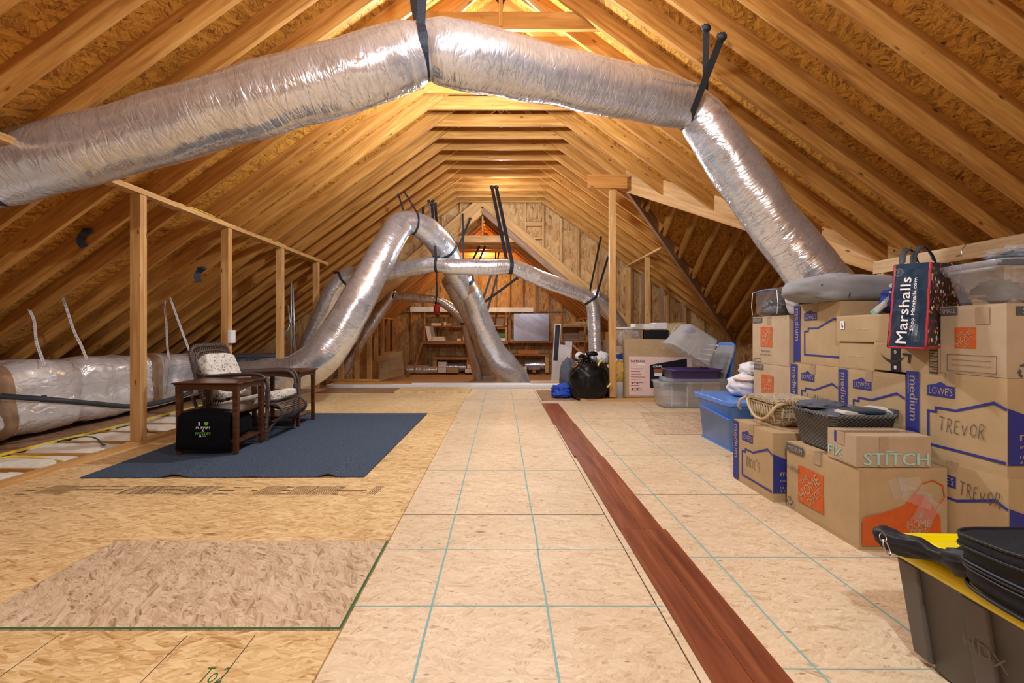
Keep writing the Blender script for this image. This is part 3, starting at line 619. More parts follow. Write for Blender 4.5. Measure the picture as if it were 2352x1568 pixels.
for s in (-1, 1):
    sd = 'left' if s < 0 else 'right'; nn = (s*WS, 0, 1)
    board('opening_rafter', (WX, YE-.03-.006*(s > 0), WZ+.19), (WX+s*3.4, YE-.03-.006*(s > 0), WZ+.19-WS*3.4), .04, .20, 'stud_wood', 'pale outer rafter framing the wing opening on the %s' % sd, 'rafter', 'rafters framing the wing opening', up=nn)
    board('opening_rafter', (WX, YE-.01-.006*(s > 0), WZ+.0), (WX+s*3.6, YE-.01-.006*(s > 0), WZ-WS*3.6), .04, .16, 'grey_wood' if s > 0 else 'stud_wood', 'inner rafter framing the wing opening on the %s' % sd, 'rafter', 'rafters framing the wing opening', up=nn)
    for j in range(8):
        y = 10.45+.40*j
        board('wing_rafter', (WX+s*.02, y, WZ+.02), (WX+s*3.6, y, WZ+.02-WS*3.6), .04, .16, 'orange_wood', 'orange lit rafter of the far wing on its %s slope, %s from the opening' % (sd, ORD[j+1]), 'rafter', 'rafters of the far wing, %s slope' % sd, up=nn)
    slab_struct('ceiling', [(WX, YE+.1, WZ+.14), (WX, 13.6, WZ+.14), (WX+s*4.0, 13.6, WZ+.14-WS*4.0), (WX+s*4.0, YE+.1, WZ+.14-WS*4.0)], .02, 'roof_osb', nn, 'sheathing of the %s slope of the far wing' % sd)
for j in range(6):
    y = 10.22+.46*j; board('wing_collar_tie', (WX-.95, y, 3.02+.07), (WX+.95, y, 3.02+.07), .038, .14, 'stud_wood' if j == 0 else 'orange_wood', 'collar tie of the far wing near its glowing bulb, %s from the opening' % ORD[j+1], 'collar tie', 'collar ties of the far wing')
board('ridge_board', (WX, 10.3, WZ+.05), (WX, 13.5, WZ+.05), .038, .2, 'orange_wood', 'ridge board of the far wing', 'ridge board')
board('king_strut', (WX, 10.35, 3.2), (WX, 10.35, 3.72), .038, .04, 'orange_wood', 'thin upright strut at the peak of the wing opening', 'strut')
YW = 13.42
struct('wall_back', MB().box((-4.6, YW+.05, -.3), (3.8, YW+.1, 4.1), 'wall_osb'), 'strand board back wall of the far wing')
for j, px in enumerate((905, 945, 976, 1008, 1038, 1070, 1105, 1139, 1170, 1200, 1230, 1260, 1290, 1322)):
    x = (px-VX)*YW/F; board('back_wall_stud', (x, YW, -.2), (x, YW, zw(x)-.02), .038, .09, 'rafter_wood', 'stud of the far wing back wall, %s from the left' % ORD[j+1], 'stud', 'studs of the far wing back wall', up=(0, -1, 0))
board('wall_blocking', (-2.9, YW-.0, 1.6), (1.9, YW-.0, 1.6), .07, .038, 'grey_wood', 'horizontal seam block across the back wall behind the shelves', 'block')
bt = thing('light_bulb', 'glowing warm bulb hanging from a collar tie of the far wing', 'light bulb', (-.46, 11.9, 3.0))
part('bulb', MB().blob((0, 0, 0), (.035, .035, .045), 'bulb_glow', 0, 1, 0, 16, 10), bt, True); part('socket', MB().tube([(0, 0, .03), (0, 0, .1)], .02, 'ink_black', 10), bt, True)
# wing knee walls
for s, x in ((-1, WX-2.72), (1, WX+2.72)):
    sd = 'left' if s < 0 else 'right'; zt = zw(x)-.06
    board('top_plate', (x, 10.4, zt), (x, 13.4, zt), .09, .038, 'stud_wood', 'top plate of the %s knee wall of the far wing' % sd, 'wall plate')
    for j in range(5): board('knee_wall_stud', (x, 10.8+.62*j, -.2), (x, 10.8+.62*j, zt-.02), .09, .04, 'stud_wood', 'stud of the %s knee wall of the far wing, %s from the opening' % (sd, ORD[j+1]), 'stud', 'studs of the far wing %s knee wall' % sd, up=(0, -1, 0))
for j, px in enumerate((783, 820, 849)):
    p = at(px, 800, 10.0+j*.1 if j else 9.16); board('knee_wall_stud', (p.x, p.y, -.2), (p.x, p.y, 1.4 if j else 1.9), .10, .04, 'stud_wood', ('stud behind the foot of the big diagonal duct', 'left of the two short studs beside the leaning door panel', 'right of the two short studs beside the leaning door panel')[j], 'stud', 'studs at the left end of the wing opening', up=(0, -1, 0))
# right: dormer post, header, inner knee wall
px_ = at(1407, 600, 6.6).x
board('dormer_post', (px_, 6.62, .05), (px_, 6.62, 3.05), .09, .07, 'stud_wood', 'tall pine post holding the header where the two valley beams meet', 'post', up=(0, -1, 0))
board('dormer_header', at(1350, 417, 6.6), at(1440, 417, 6.6), .05, .20, 'orange_wood', 'short thick header board on top of the tall post', 'beam')
board('floor_plate', (1.15, 6.58, .02), (2.7, 6.58, .02), .10, .04, 'stud_wood', 'short floor plate under the tall post and the tall flat box', 'wall plate')
board('dormer_plate', (2.82, 7.9, zb(2.82)-.03), (2.82, 10.15, zb(2.82)-.03), .09, .038, 'stud_wood', 'sloping looking top plate on two studs right of the tall post', 'wall plate')
for j, y in enumerate((8.75, 10.05)): board('dormer_stud', (2.82, y, 0), (2.82, y, zb(2.82)-.05), .09, .04, 'stud_wood', ('right stud of the short wall behind the tall flat box', 'left stud of the short wall behind the tall flat box')[j], 'stud', 'studs of the short wall right of the tall post', up=(0, -1, 0))
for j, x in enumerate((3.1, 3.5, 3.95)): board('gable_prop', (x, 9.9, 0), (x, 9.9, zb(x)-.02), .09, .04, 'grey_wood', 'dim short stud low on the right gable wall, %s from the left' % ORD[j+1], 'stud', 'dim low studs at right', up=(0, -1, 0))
# wall closing the attic behind the viewer
back = [(-XE, -.5), (-XE, zb(XE)+.28), (0, ZR+.28), (XE, zb(XE)+.28), (XE, -.5)]
struct('wall_near', gwall(back, YB-.02, .02, 'wall_osb'), 'strand board gable wall behind the viewpoint')
# ------------------------------------------------------------------ ducts
def smooth_path(pts, step=.025):
    """pts: (Vector, radius); Catmull-Rom"""
    P = [p for p, r in pts]; Rr = [r for p, r in pts]; out = []; rr = []
    for i in range(len(P)-1):
        p0 = P[max(i-1, 0)]; p1 = P[i]; p2 = P[i+1]; p3 = P[min(i+2, len(P)-1)]
        n = max(2, int((p2-p1).length/step))
        for k in range(n):
            t = k/n; t2 = t*t; t3 = t2*t
            out.append(.5*((2*p1)+(p2-p0)*t+(2*p0-5*p1+4*p2-p3)*t2+(3*p1-p0-3*p2+p3)*t3)); rr.append(Rr[i]+(Rr[i+1]-Rr[i])*(t*t*(3-2*t)))
    out.append(P[-1]); rr.append(Rr[-1]); return out, rr
def duct(pts, mat, label, group='silver insulated air ducts', seg=56, amp=.035, seed=0, bands=(), step=.022, square=0., name='air_duct'):
    q = [(at(a, b, Y), r) for a, b, Y, r in pts] if len(pts[0]) == 4 else pts
    P, rr = smooth_path(q, step)
    def rf(acc, a, i):
        p = Vector((acc*3.2, math.cos(a)*1.1, math.sin(a)*1.1+seed*5)); q_ = Vector((acc*17, a_c(a)*2.2, a_s(a)*2.2+seed*3))
        v = 1+amp*noise.noise(p)*1.5+amp*.30*noise.noise(q_)-amp*.22*abs(noise.noise(q_*1.9))
        if square: v *= 1+square*(abs(math.sin(2*a))**2)*.41
        return v
    a_c = math.cos; a_s = math.sin
    mb = MB().tube(P, rr, mat, seg, True, rfun=rf, uv=True)
    t = thing(name, label, 'duct', tuple(P[0]), group=group)
    part('foil_sleeve', mb, t, True, world=True)
    L = 0; acc = [0]
    for i in range(1, len(P)): L += (P[i]-P[i-1]).length; acc.append(L)
    for (pos, wd) in bands:
        i0 = min(range(len(acc)), key=lambda i: abs(acc[i]-pos*L)); i1 = min(range(len(acc)), key=lambda i: abs(acc[i]-pos*L-wd))
        if i1 <= i0: i1 = i0+2
        m2 = MB().tube(P[i0:i1+1], [r*(1.015) for r in rr[i0:i1+1]], 'tape', seg, False, uv=True, rfun=lambda a_, b_, c_, o_=acc[i0]: rf(a_+o_, b_, c_))
        part('tape_band', m2, t, True, label='brown tape band', world=True)
    return t, P, rr
def strap(P, r, d, anchors, label, group='black hanging straps', wd=.045, spread=None, knots=True, mat='black_strap', cat='strap'):
    """sling round a duct at P (axis d), its two ends nailed at the anchors"""
    P = Vector(P); d = Vector(d).normalized(); A = [Vector(a) for a in anchors]
    up = ((A[0]+A[1])/2-P).normalized(); up = (up-d*up.dot(d)).normalized(); e1 = up.cross(d).normalized()
    if (A[0]-P).dot(e1) > (A[1]-P).dot(e1): e1 = -e1
    R_ = r+.006; arc = [P-e1*R_*math.cos(t)+up*R_*math.sin(-t) for t in [(-.30+(PI+.6)*i/18) for i in range(19)]]
    pts = [A[0]]+arc+[A[1]]
    t_ = thing('hanging_strap', label, cat, tuple(P), group=group)
    part('webbing', MB().ribbon(pts, d, wd, .004, mat), t_, world=True)
    if knots:
        for a in A: part('nailed_end', MB().blob(a, (wd*.75, wd*.5, wd*.6), mat, .25, 3, a.x, 14, 10), t_, True, world=True)
    return t_
g = 'thick silver ducts'
d1, P1, r1 = duct([(-90, 415, 3.12, .19), (-40, 400, 3.13, .225), (30, 385, 3.15, .235), (150, 356, 3.17, .232), (300, 318, 3.2, .230), (600, 230, 3.25, .245), (850, 160, 3.3, .240), (930, 132, 3.34, .225), (974, 118, 3.36, .185), (1020, 122, 3.38, .225), (1100, 138, 3.45, .230), (1300, 182, 3.7, .215), (1500, 224, 3.93, .212), (1565, 240, 4.02, .195), (1592, 250, 4.06, .17), (1625, 290, 4.06, .195), (1700, 400, 4.03, .210), (1800, 542, 3.98, .215), (1870, 628, 3.93, .225), (1930, 705, 3.9, .22), (1985, 800, 3.88, .22), (2010, 900, 3.86, .2)],
     'foil', 'big crinkled silver duct arching across the whole top of the attic', g, 72, .040, 1, (), .018)
i = min(range(len(P1)), key=lambda i: abs(P1[i].x-at(974, 118, 3.36).x))
strap(P1[i], .19, P1[i+1]-P1[i-1], [at(925, -150, 3.9), at(982, -190, 3.2)], 'wide black strap holding the big duct at its highest bend, running up out of view', knots=False, wd=.062)
i = min(range(len(P1)), key=lambda i: (P1[i]-at(1592, 250, 4.06)).length)
strap(P1[i], .185, P1[i+1]-P1[i-2], [at(1622, 64, 3.44), at(1658, 84, 3.24)], 'black strap nailed to right rafters at the right bend of the big duct', wd=.05)
strap(P1[12], .225, P1[13]-P1[11], [at(-60, 100, 3.0), at(-90, 100, 3.2)], 'black strap at the far left end of the big duct', knots=False)
# second big duct: up from the left wall, over a bend, down to the far floor edge
d2, P2, r2 = duct([(560, 868, 6.55, .25), (620, 864, 6.45, .25), (680, 858, 6.3, .27), (738, 820, 6.2, .265), (778, 765, 6.25, .25), (822, 690, 6.35, .238), (870, 600, 6.6, .215), (905, 537, 6.85, .205), (922, 517, 7.0, .20), (950, 512, 7.1, .175), (985, 532, 7.3, .205), (1020, 573, 7.6, .215), (1045, 625, 7.9, .19), (1068, 668, 8.22, .15), (1088, 700, 8.42, .07)],
     'foil_smooth', 'big smooth silver duct rising diagonally from the left wall and bending over', g, 60, .03, 2)
d2b, P2b, r2b = duct([(1064, 640, 8.15, .165), (1082, 676, 8.3, .185), (1104, 732, 8.5, .198), (1130, 796, 8.8, .215), (1158, 838, 9.0, .255), (1186, 868, 9.15, .235), (1202, 905, 9.2, .20)],
     'foil_smooth', 'silver duct coming down to the far floor edge behind the white board', g, 60, .05, 3, ((.03, .18),))
d3, P3, r3 = duct([(690, 850, 7.9, .16), (712, 790, 7.8, .16), (745, 720, 7.7, .165), (770, 665, 7.65, .17), (796, 637, 7.6, .16), (830, 632, 7.55, .145), (870, 628, 7.5, .140), (930, 618, 7.4, .132), (975, 610, 7.3, .130), (1004, 608, 7.25, .115), (1040, 612, 7.25, .130), (1120, 614, 7.3, .130), (1172, 612, 7.35, .115), (1195, 619, 7.4, .128), (1250, 643, 7.5, .132), (1320, 669, 7.65, .126), (1348, 682, 7.7, .115), (1362, 704, 7.7, .108), (1365, 760, 7.7, .108), (1367, 810, 7.7, .11), (1369, 850, 7.7, .10)],
     'foil', 'silver duct bridging the middle of the attic and dropping behind the black trash bag', 'middle sized silver ducts', 44, .045, 4)
d4, P4, r4 = duct([(770, 880, 10.2, .12), (792, 846, 10.2, .125), (826, 790, 10.2, .125), (858, 740, 10.2, .125), (898, 683, 10.2, .115), (910, 680, 10.2, .105), (960, 685, 10.2, .10), (1002, 689, 10.2, .09), (1030, 703, 10.3, .105), (1058, 727, 10.4, .11), (1068, 742, 10.5, .10), (1075, 775, 10.7, .10), (1086, 818, 11, .11), (1093, 846, 11.2, .115), (1098, 880, 11.3, .10)],
     'foil_warm', 'thin warm toned duct zigzagging in the far wing', 'thin ducts of the far wing', 36, .05, 5)
d5, P5, r5 = duct([(1035, 640, 9.2, .19), (1052, 678, 9.5, .18), (1078, 724, 9.9, .17), (1100, 776, 10.6, .17), (1112, 820, 11.2, .22), (1116, 850, 11.6, .27), (1117, 862, 11.65, .28), (1117, 885, 11.7, .2)],
     'foil_warm', 'brownish duct behind the big one, ending in a wide collar on the far floor', 'thin ducts of the far wing', 36, .07, 6)
duct([(1366, 676, 7.85, .10), (1385, 690, 8.0, .11), (1402, 714, 8.2, .11), (1425, 747, 8.5, .11), (1450, 790, 8.8, .11)], 'foil', 'thin silver duct branching down behind the tall post', 'middle sized silver ducts', 32, .06, 7)
for j, (a, b, Y) in enumerate((((925, 848), (1005, 848), 12.9), ((1020, 843), (1072, 842), 13.1), ((1205, 838), (1255, 838), 13.1))):
    duct([(a[0], a[1], Y, .12), ((a[0]+b[0])/2, a[1], Y, .125), (b[0], b[1], Y, .12)], 'foil', ('silver duct stub lying on the far floor left of the lower shelf', 'silver duct stub lying under the left lower shelf', 'silver duct stub lying under the right lower shelf')[j], 'duct stubs on the far floor', 28, .08, 9+j)
def near_on(P, r, px, py):
    i = min(range(2, len(P)-2), key=lambda i: abs(VX+P[i].x/P[i].y*F-px)+abs(VY-(P[i].z-1)/P[i].y*F-py)); return P[i], r[i], P[i+2]-P[i-2]
def sl(P, r, px, py, a, b, label, **k):
    p, rr_, d = near_on(P, r, px, py); strap(p, rr_, d, [a, b], label, **k)
sl(P2, r2, 948, 512, at(915, 447, 7.3), at(929, 441, 7.1), 'narrow black strap tied around the top bend of the diagonal duct', wd=.03)
sl(P2, r2, 1022, 575, at(985, 462, 7.9), at(994, 462, 7.7), 'pair of black webbing lines from the left rafters round the descending duct')
sl(P3, r3, 1003, 607, at(1000, 468, 7.9), at(992, 470, 7.7), 'black strap round the middle bridging duct at its left sling')
sl(P3, r3, 1172, 612, at(1130, 430, 8.5), at(1140, 430, 8.2), 'thick doubled black strap hanging from a collar tie to the middle duct', wd=.06)
sl(P3, r3, 1362, 690, at(1380, 545, 8.9), at(1396, 592, 7.9), 'black strap at the right elbow of the middle duct', wd=.04)
sl(P3, r3, 794, 640, at(770, 626, 7.8), at(768, 624, 7.6), 'small black strap at the left elbow of the middle duct', wd=.035)
sl(P4, r4, 1002, 689, at(1001, 560, 9.9), at(1004, 562, 9.8), 'thin black cord carrying the warm toned far duct', wd=.03)
sl(P4, r4, 907, 681, at(900, 664, 10.3), at(905, 662, 10.2), 'small black strap at the left bend of the far duct', wd=.03)
sl(P4, r4, 1066, 738, at(1075, 722, 10.5), at(1071, 720, 10.4), 'small black strap at the right bend of the far duct', wd=.04)
sl(P2b, r2b, 1062, 650, at(1088, 600, 8.4), at(1080, 598, 8.2), 'black strap around the head of the duct that comes down to the floor edge', wd=.06)
for j, (a, b, Y0, Y1, w_) in enumerate((((1063, 492), (1064, 600), 10.1, 9.8, .03), ((1080, 502), (1045, 585), 10.1, 9.8, .045), ((1106, 556), (1078, 612), 10.9, 10.2, .045), ((1118, 555), (1100, 600), 11, 10.3, .045), ((1139, 577), (1136, 612), 11.6, 11.2, .04), ((1146, 578), (1140, 612), 11.6, 11.2, .04), ((1129, 628), (1108, 690), 10.4, 10.3, .05), ((1142, 630), (1120, 712), 10.4, 10.3, .05), ((1188, 638), (1112, 694), 10.3, 10.3, .06), ((972, 478), (970, 512), 8.3, 8.2, .05))):
    la = ('thin black strap hanging upright at the left of the wing opening', 'slanting black strap crossing the upright thin one', 'left of the two black straps nailed beside the glowing bulb', 'right of the two black straps nailed beside the glowing bulb', 'left of the small pair of straps deep in the wing', 'right of the small pair of straps deep in the wing', 'left of the two straps dropping below the middle duct', 'right of the two straps dropping below the middle duct', 'long slanting black strap stretched below the middle duct', 'short black strap end behind the top of the diagonal duct')[j]
    A, B = at(*a, Y0), at(*b, Y1); t_ = thing('hanging_strap', la, 'strap', tuple(B), group='loose black straps of the far wing')
    part('webbing', MB().ribbon([A, (A+B)/2+Vector((.004, 0, 0)), B], (1, .2, 0), w_, .004, 'black_strap'), t_, world=True)
    part('nailed_end', MB().blob(A, (w_*.7, .012, w_*.7), 'black_strap', .2, 3, j, 12, 8), t_, True, world=True)
# trunk duct outside the left knee wall
tp = [(Vector((-4.55, y, z-.035)), r) for y, z, r in ((2.3, .40, .27), (2.7, .41, .31), (3.3, .42, .320), (3.9, .42, .325), (4.5, .43, .325), (4.66, .42, .290), (4.85, .43, .315), (5.5, .42, .32), (6.2, .42, .30), (6.8, .42, .28), (7.2, .42, .26))]
trunk, PT, rT = duct(tp, 'foil_loose', 'fat silver trunk duct lying outside the left knee wall', 'silver trunk ducts in the left eave', 64, .085, 12, ((.30, .20), (.66, .14)), .03, .55)
duct([(Vector((-5.35, 2.6, .52)), .18), (Vector((-5.3, 4, .52)), .19), (Vector((-5.25, 5.6, .5)), .18)], 'foil_loose', 'second silver duct half hidden behind the trunk at far left', 'silver trunk ducts in the left eave', 40, .08, 13)
duct([(Vector((-3.9, 2.9, .30)), .13), (Vector((-4.05, 3.3, .28)), .15), (Vector((-4.2, 3.7, .25)), .12)], 'foil_loose', 'crumpled silver branch at the far left edge below the hose', 'silver trunk ducts in the left eave', 40, .15, 14)
fw = MB(); fc = Face(fw, (-4.165, 4.55, .60), (0, 1, 0), (0, 0, 1), .0); fw = None
hose = [at(-40, 907, 3.8), at(0, 909, 3.85), at(120, 918, 4.0), at(220, 927, 4.3), at(300, 933, 4.6), at(360, 925, 4.9), at(400, 915, 5.1), at(440, 900, 5.4)]
hp, hr = smooth_path([(p, .024) for p in hose], .04)
t = thing('refrigerant_hose', 'dark rubber insulated hose running along the front of the trunk duct', 'hose', tuple(hp[0]))
part('hose', MB().tube(hp, .024, 'rubber_dark', 12), t, True, world=True)
part('copper_line', MB().tube([p+Vector((.004, 0, -.030-.004*math.sin(i*.3))) for i, p in enumerate(hp)], 0.006, 'packing_tape', 8), t, True, label='thin pale line under the hose', world=True)
part('tie', MB().blob(at(100, 916, 3.98), (.03, .03, .034), 'rubber_dark', .3, 3, 2, 14, 10), t, True, world=True)
for j, (pts, Y0, Y1) in enumerate((([(55, 650), (50, 662), (62, 700), (78, 735), (83, 780), (92, 810), (102, 838)], 4.75, 4.2), ([(132, 590), (122, 598), (128, 640), (150, 700), (170, 760), (185, 790), (200, 826)], 5.0, 4.55), ([(382, 683), (378, 700), (382, 740), (384, 790), (389, 830)], 6.1, 5.7), ([(388, 676), (400, 710), (418, 760), (440, 820), (447, 850)], 6.0, 5.6))):
    n = len(pts); P = [at(a, b, Y0+(Y1-Y0)*i/(n-1)) for i, (a, b) in enumerate(pts)]; q, _ = smooth_path([(p, 1) for p in P], .03)
    mb = MB().ribbon(q, (1, .2, 0), .024, .002, 'white_paint')
    for i in range(1, len(q)-1): mb.add([q[i]+Vector((dx, -.0035, dz)) for dx, dz in ((-.0045, -.004), (.0045, -.004), (.0045, .004), (-.0045, .004))], [(0, 1, 2, 3)], 'ink_grey')
    solo('perforated_strap', mb, ('bent perforated white strap nearest the left picture edge, hanging to the trunk', 'long perforated white strap right of the bent one', 'short perforated white strap left of the wicker chair', 'slanting perforated white strap touching the wicker chair back')[j], 'strap', 'perforated white straps in the left eave')
for j, (px, py, Y) in enumerate(((200, 530, 4.15), (464, 617, 5.1))):
    A = at(px, py, Y); q = [A, A+Vector((-.045, 0, -.05)), A+Vector((-.05, -.01, -.10)), A+Vector((-.02, -.01, -.15))]
    t = thing('strap_end', ('curled black strap end nailed to a left rafter above the nearest white strap', 'smaller curled black strap end on a left rafter beyond the nearest stud')[j], 'strap', tuple(A), group='loose black strap ends')
    q2, _ = smooth_path([(p, 1) for p in q], .01); part('webbing', MB().ribbon(q2, (.9, .5, 0), .06, .004, 'black_strap'), t, world=True); part('knot', MB().blob(A, (.055, .02, .025), 'black_strap', .25, 3, j, 16, 10), t, True, world=True)
# air handler and conduits behind the studs
t = thing('air_handler', 'blue grey metal air handler box behind the studs in the left eave', 'air handler', (-3.95, 7.3, 0))
part('cabinet', MB().box((-.55, -.35, .25), (.42, .5, .62), 'grey_metal'), t, bev=.01); part('lid', MB().box((-.57, -.37, .62), (.44, .52, .64), 'grey_metal'), t, bev=.004)
part('access_panel', MB().box((.2, -.358, .3), (.38, -.351, .58), 'black_plastic'), t); part('base', MB().box((-.4, -.3, .0), (.3, .4, .25), 'grey_wood'), t)
part('hose_end', MB().tube([(-.55, -.50, .46), (-.25, -.52, .52), (-.1, -.52, .57), (.15, -.52, .565)], .04, 'rubber_dark', 12), t, True)
jb = at(722, 793, 7.6); solo('junction_box', MB().box((jb.x-.06, jb.y, jb.z-.07), (jb.x+.07, jb.y+.06, jb.z+.07), 'grey_metal'), 'small blue grey box on the fourth stud above the big duct', 'junction box', bev=.006)
for j, (a, b, Y) in enumerate((((669, 646), (668, 830), 6.9), ((673, 660), (678, 832), 6.95), ((661, 700), (675, 800), 7.0), ((668, 740), (653, 775), 7.1))):
    solo('conduit', MB().tube([at(*a, Y), at(*b, Y)], .011, 'galv', 8), ('tallest thin grey conduit standing right of the third stud', 'thin grey conduit leaning just right of the tallest one', 'short grey conduit crossing behind the tallest one', 'shortest slanting grey conduit beside the third stud')[j], 'conduit', 'grey conduits by the third stud', True)
# ------------------------------------------------------------------ cartons
def carton(x, y, z, dx, dy, h, label, mat='cardboard', group='cardboard moving boxes', side=None, front=None, rz=0, seam=True, name='cardboard_box', bulge=.004, topf=None):
    """x,y = corner nearest the aisle and the viewer; the box runs dx to the right, dy away. side(f,w,h) prints the face that looks at the aisle,
    front(f,w,h) the face that looks at the viewer"""
    t = thing(name, label, 'box', (x, y, z), rz, group)
    mb = MB(); n = 6; vs = []; 
    # sides as slightly bulging panels
    ring = []
    for a, b, k in (((0, 0), (dx, 0), (0, -1)), ((dx, 0), (dx, dy), (1, 0)), ((dx, dy), (0, dy), (0, 1)), ((0, dy), (0, 0), (-1, 0))):
        for i in range(n):
            t_ = i/n; bu = bulge*math.sin(PI*t_); ring.append((a[0]+(b[0]-a[0])*t_+k[0]*bu, a[1]+(b[1]-a[1])*t_+k[1]*bu))
    N = len(ring); lv = [(0, 0), (.06, .5), (.5, 1.0), (.94, .6), (1, 0)]
    cx, cy = dx/2, dy/2
    for zz, k in lv:
        for px, py in ring:
            ax = min(max(px, 0), dx); ay = min(max(py, 0), dy); vs.append((ax+(px-ax)*k, ay+(py-ay)*k, zz*h))
    fs = [(r*N+i, r*N+(i+1) % N, (r+1)*N+(i+1) % N, (r+1)*N+i) for r in range(len(lv)-1) for i in range(N)]
    mb.add(vs, fs+[tuple(range(N-1, -1, -1)), tuple((len(lv)-1)*N+i for i in range(N))], mat)
    if side: side(Face(mb, (-bulge, dy, 0), (0, -1, 0), (0, 0, 1)), dy, h)
    if front: front(Face(mb, (0, -bulge, 0), (1, 0, 0), (0, 0, 1)), dx, h)
    if topf: topf(Face(mb, (0, 0, h), (1, 0, 0), (0, 1, 0)), dx, dy)
    part('carton', mb, t)
    if seam:
        tp_ = MB(); yc = dy/2
        tp_.box((-.0025, yc-.024, h-.001), (dx+.002, yc+.024, h+.0022), 'packing_tape')
        tp_.box((-bulge-.002, yc-.024, h-.06), (-.0005, yc+.024, h+.0022), 'packing_tape')
        part('packing_tape', tp_, t)
        part('flap_gap', MB().box((.004, yc-.001, h+.0023), (dx-.004, yc+.001, h+.0026), 'joint'), t)
    return t
def hd_side(size='MEDIUM', mx=.42, a=.42, word=True, bottom='text', pen=None, ly=.36, wd=1.):
    def f(f_, w_, h_):
        f_.rect(.02*w_, .87*h_, .30*w_, .985*h_, 'ink_grey'); f_.text(size, .045*w_, .895*h_, .23*w_, .065*h_, 'cardboard_grey', 0, .02)
        orange_logo(f_, mx*w_-a*h_*wd/2, ly*h_, a*h_, wd=wd)
        if bottom == 'text':
            f_.text('How doers', mx*w_-.13*w_, ly*h_-.11*h_, .24*w_, .05*h_, 'ink_grey'); f_.text('get more done.', mx*w_-.17*w_, ly*h_-.19*h_, .33*w_, .05*h_, 'ink_grey')
            recycling(f_, .055*w_, .06*h_, .03*w_); f_.line([(.10*w_, .03*h_), (.27*w_, .03*h_), (.27*w_, .10*h_), (.10*w_, .10*h_), (.10*w_, .03*h_)], .004, 'ink_grey')
        if bottom == 'lines':
            f_.line([(.13*w_, .04*h_), (.88*w_, .04*h_), (.88*w_, .28*h_), (.13*w_, .28*h_), (.13*w_, .04*h_)], .0016, 'ink_black')
            for q in (.13, .205): f_.line([(.2*w_, q*h_), (.8*w_, q*h_)], .0014, 'ink_black')
            f_.rect(.58*w_, .72*h_, .78*w_, .97*h_, 'packing_tape')
        if bottom == 'big': recycling(f_, .075*w_, .12*h_, .045*w_)
        if pen: f_.pen(pen, .03*w_, .60*h_, .22*w_, .07*h_, lw=.0022)
    return f
def lw(hand=None, **k): return lambda f_, w_, h_: blue_box_side(f_, w_, h_, hand, **k)
X0 = 2.06
# right hand wall of boxes, bottom course
carton(X0, 1.845, 0, .46, .455, .404, 'bottom box of the nearest blue printed stack, with a handwritten name beside its logo', side=lambda f, w_, h_: (blue_box_side(f, w_, h_, None), f.pen('TREVOR', .58*w_, .68*h_, .38*w_, .16*h_)), front=blue_box_front)
carton(X0, 2.315, 0, .46, .45, .394, 'hidden lower box behind the grey basket, under a blue printed box', side=lw())
carton(X0, 2.775, 0, .46, .445, .390, 'lower box behind the picnic basket, under the box with faint pen lettering', side=lw())
carton(X0, 3.235, 0, .44, .465, .375, 'lowest plain box of the stack beside the blue tote', 'cardboard_grey', side=hd_side())
# second course
carton(X0, 1.85, .404, .46, .455, .406, 'blue printed box with a large handwritten name, upper one of the nearest stack', side=lw('TREVOR'), front=blue_box_front)
carton(X0, 2.317, .394, .46, .45, .388, 'blue printed box between the name box and the pen lettered box, behind the grey basket', side=lw())
carton(X0, 2.777, .390, .46, .445, .391, 'blue printed box with faint pen lettering inside the house outline, behind the picnic basket', side=lw("LINDA'S", hsz=.8))
carton(X0, 3.237, .375, .44, .465, .375, 'lower grey brown box with an orange square logo, behind the white laundry bag', 'cardboard_grey', side=hd_side(), seam=False)
# third course
carton(X0+.0, 3.25, .752, .44, .47, .368, 'upper grey brown box with an orange square logo and small slogan', 'cardboard_grey', side=hd_side())
carton(X0+.03, 2.80, .783, .46, .435, .408, 'blue printed box on the top course under the grey bundle', side=lw())
carton(X0+.01, 2.52, .784, .20, .26, .155, 'small plain brown carton beneath the wider plain one', seam=False, front=None, side=lambda f, w_, h_: [f.rect((.3+.03*q)*w_, .46*h_, (.32+.03*q)*w_, (.49+.015*(q % 2))*h_, 'cream_strap') for q in range(13)])
def tag_(f, w_, h_):
    f.rect(.09*w_, .48*h_, .17*w_, .80*h_, 'ink_white', 1.5); f.line([(.12*w_, .55*h_), (.12*w_, .72*h_)], .003, 'ink_grey', 2); f.rect(.135*w_, .53*h_, .15*w_, .62*h_, 'ink_blue', 2)
    [f.rect((.42+.02*q)*w_, .46*h_, (.433+.02*q)*w_, (.50+.02*(q % 2))*h_, 'cream_strap') for q in range(10)]
carton(X0-.0, 2.385, .942, .26, .405, .155, 'wider plain brown carton with a small white tag, resting on the small one', seam=False, side=tag_)
def smile(f, w_, h_):
    f.rect(.30*w_, 0, .46*w_, h_, 'nylon_black', 1)
    n = 14; top = []; bot = []
    for i in range(n+1):
        t_ = i/n; x = (.13+.42*t_)*w_; y0 = .60-.85*t_*(1-t_)*1.0; top.append((x, (y0+.0)*h_)); bot.append((x, (y0-.10*math.sin(PI*min(1, t_*1.05))-.01)*h_))
    f.poly(top+bot[::-1], 'ink_black', 2); f.line([(.50*w_, .62*h_), (.60*w_, .60*h_), (.585*w_, .36*h_)], .012, 'ink_black', 2)
    f.text('o', .36*w_, .62*h_, .04*w_, .12*h_, 'ink_white', k=2.5); f.rect(.36*w_, .08*h_, .40*w_, .20*h_, 'ink_white', 2.5)
    for q in range(9): f.line([(.89*w_, (.1+.085*q)*h_), (.985*w_, (.1+.085*q)*h_)], .0025 if q % 2 else .005, 'ink_black')
    f.line([(.88*w_, .05*h_), (.99*w_, .05*h_), (.99*w_, .86*h_), (.88*w_, .86*h_), (.88*w_, .05*h_)], .002, 'ink_black')
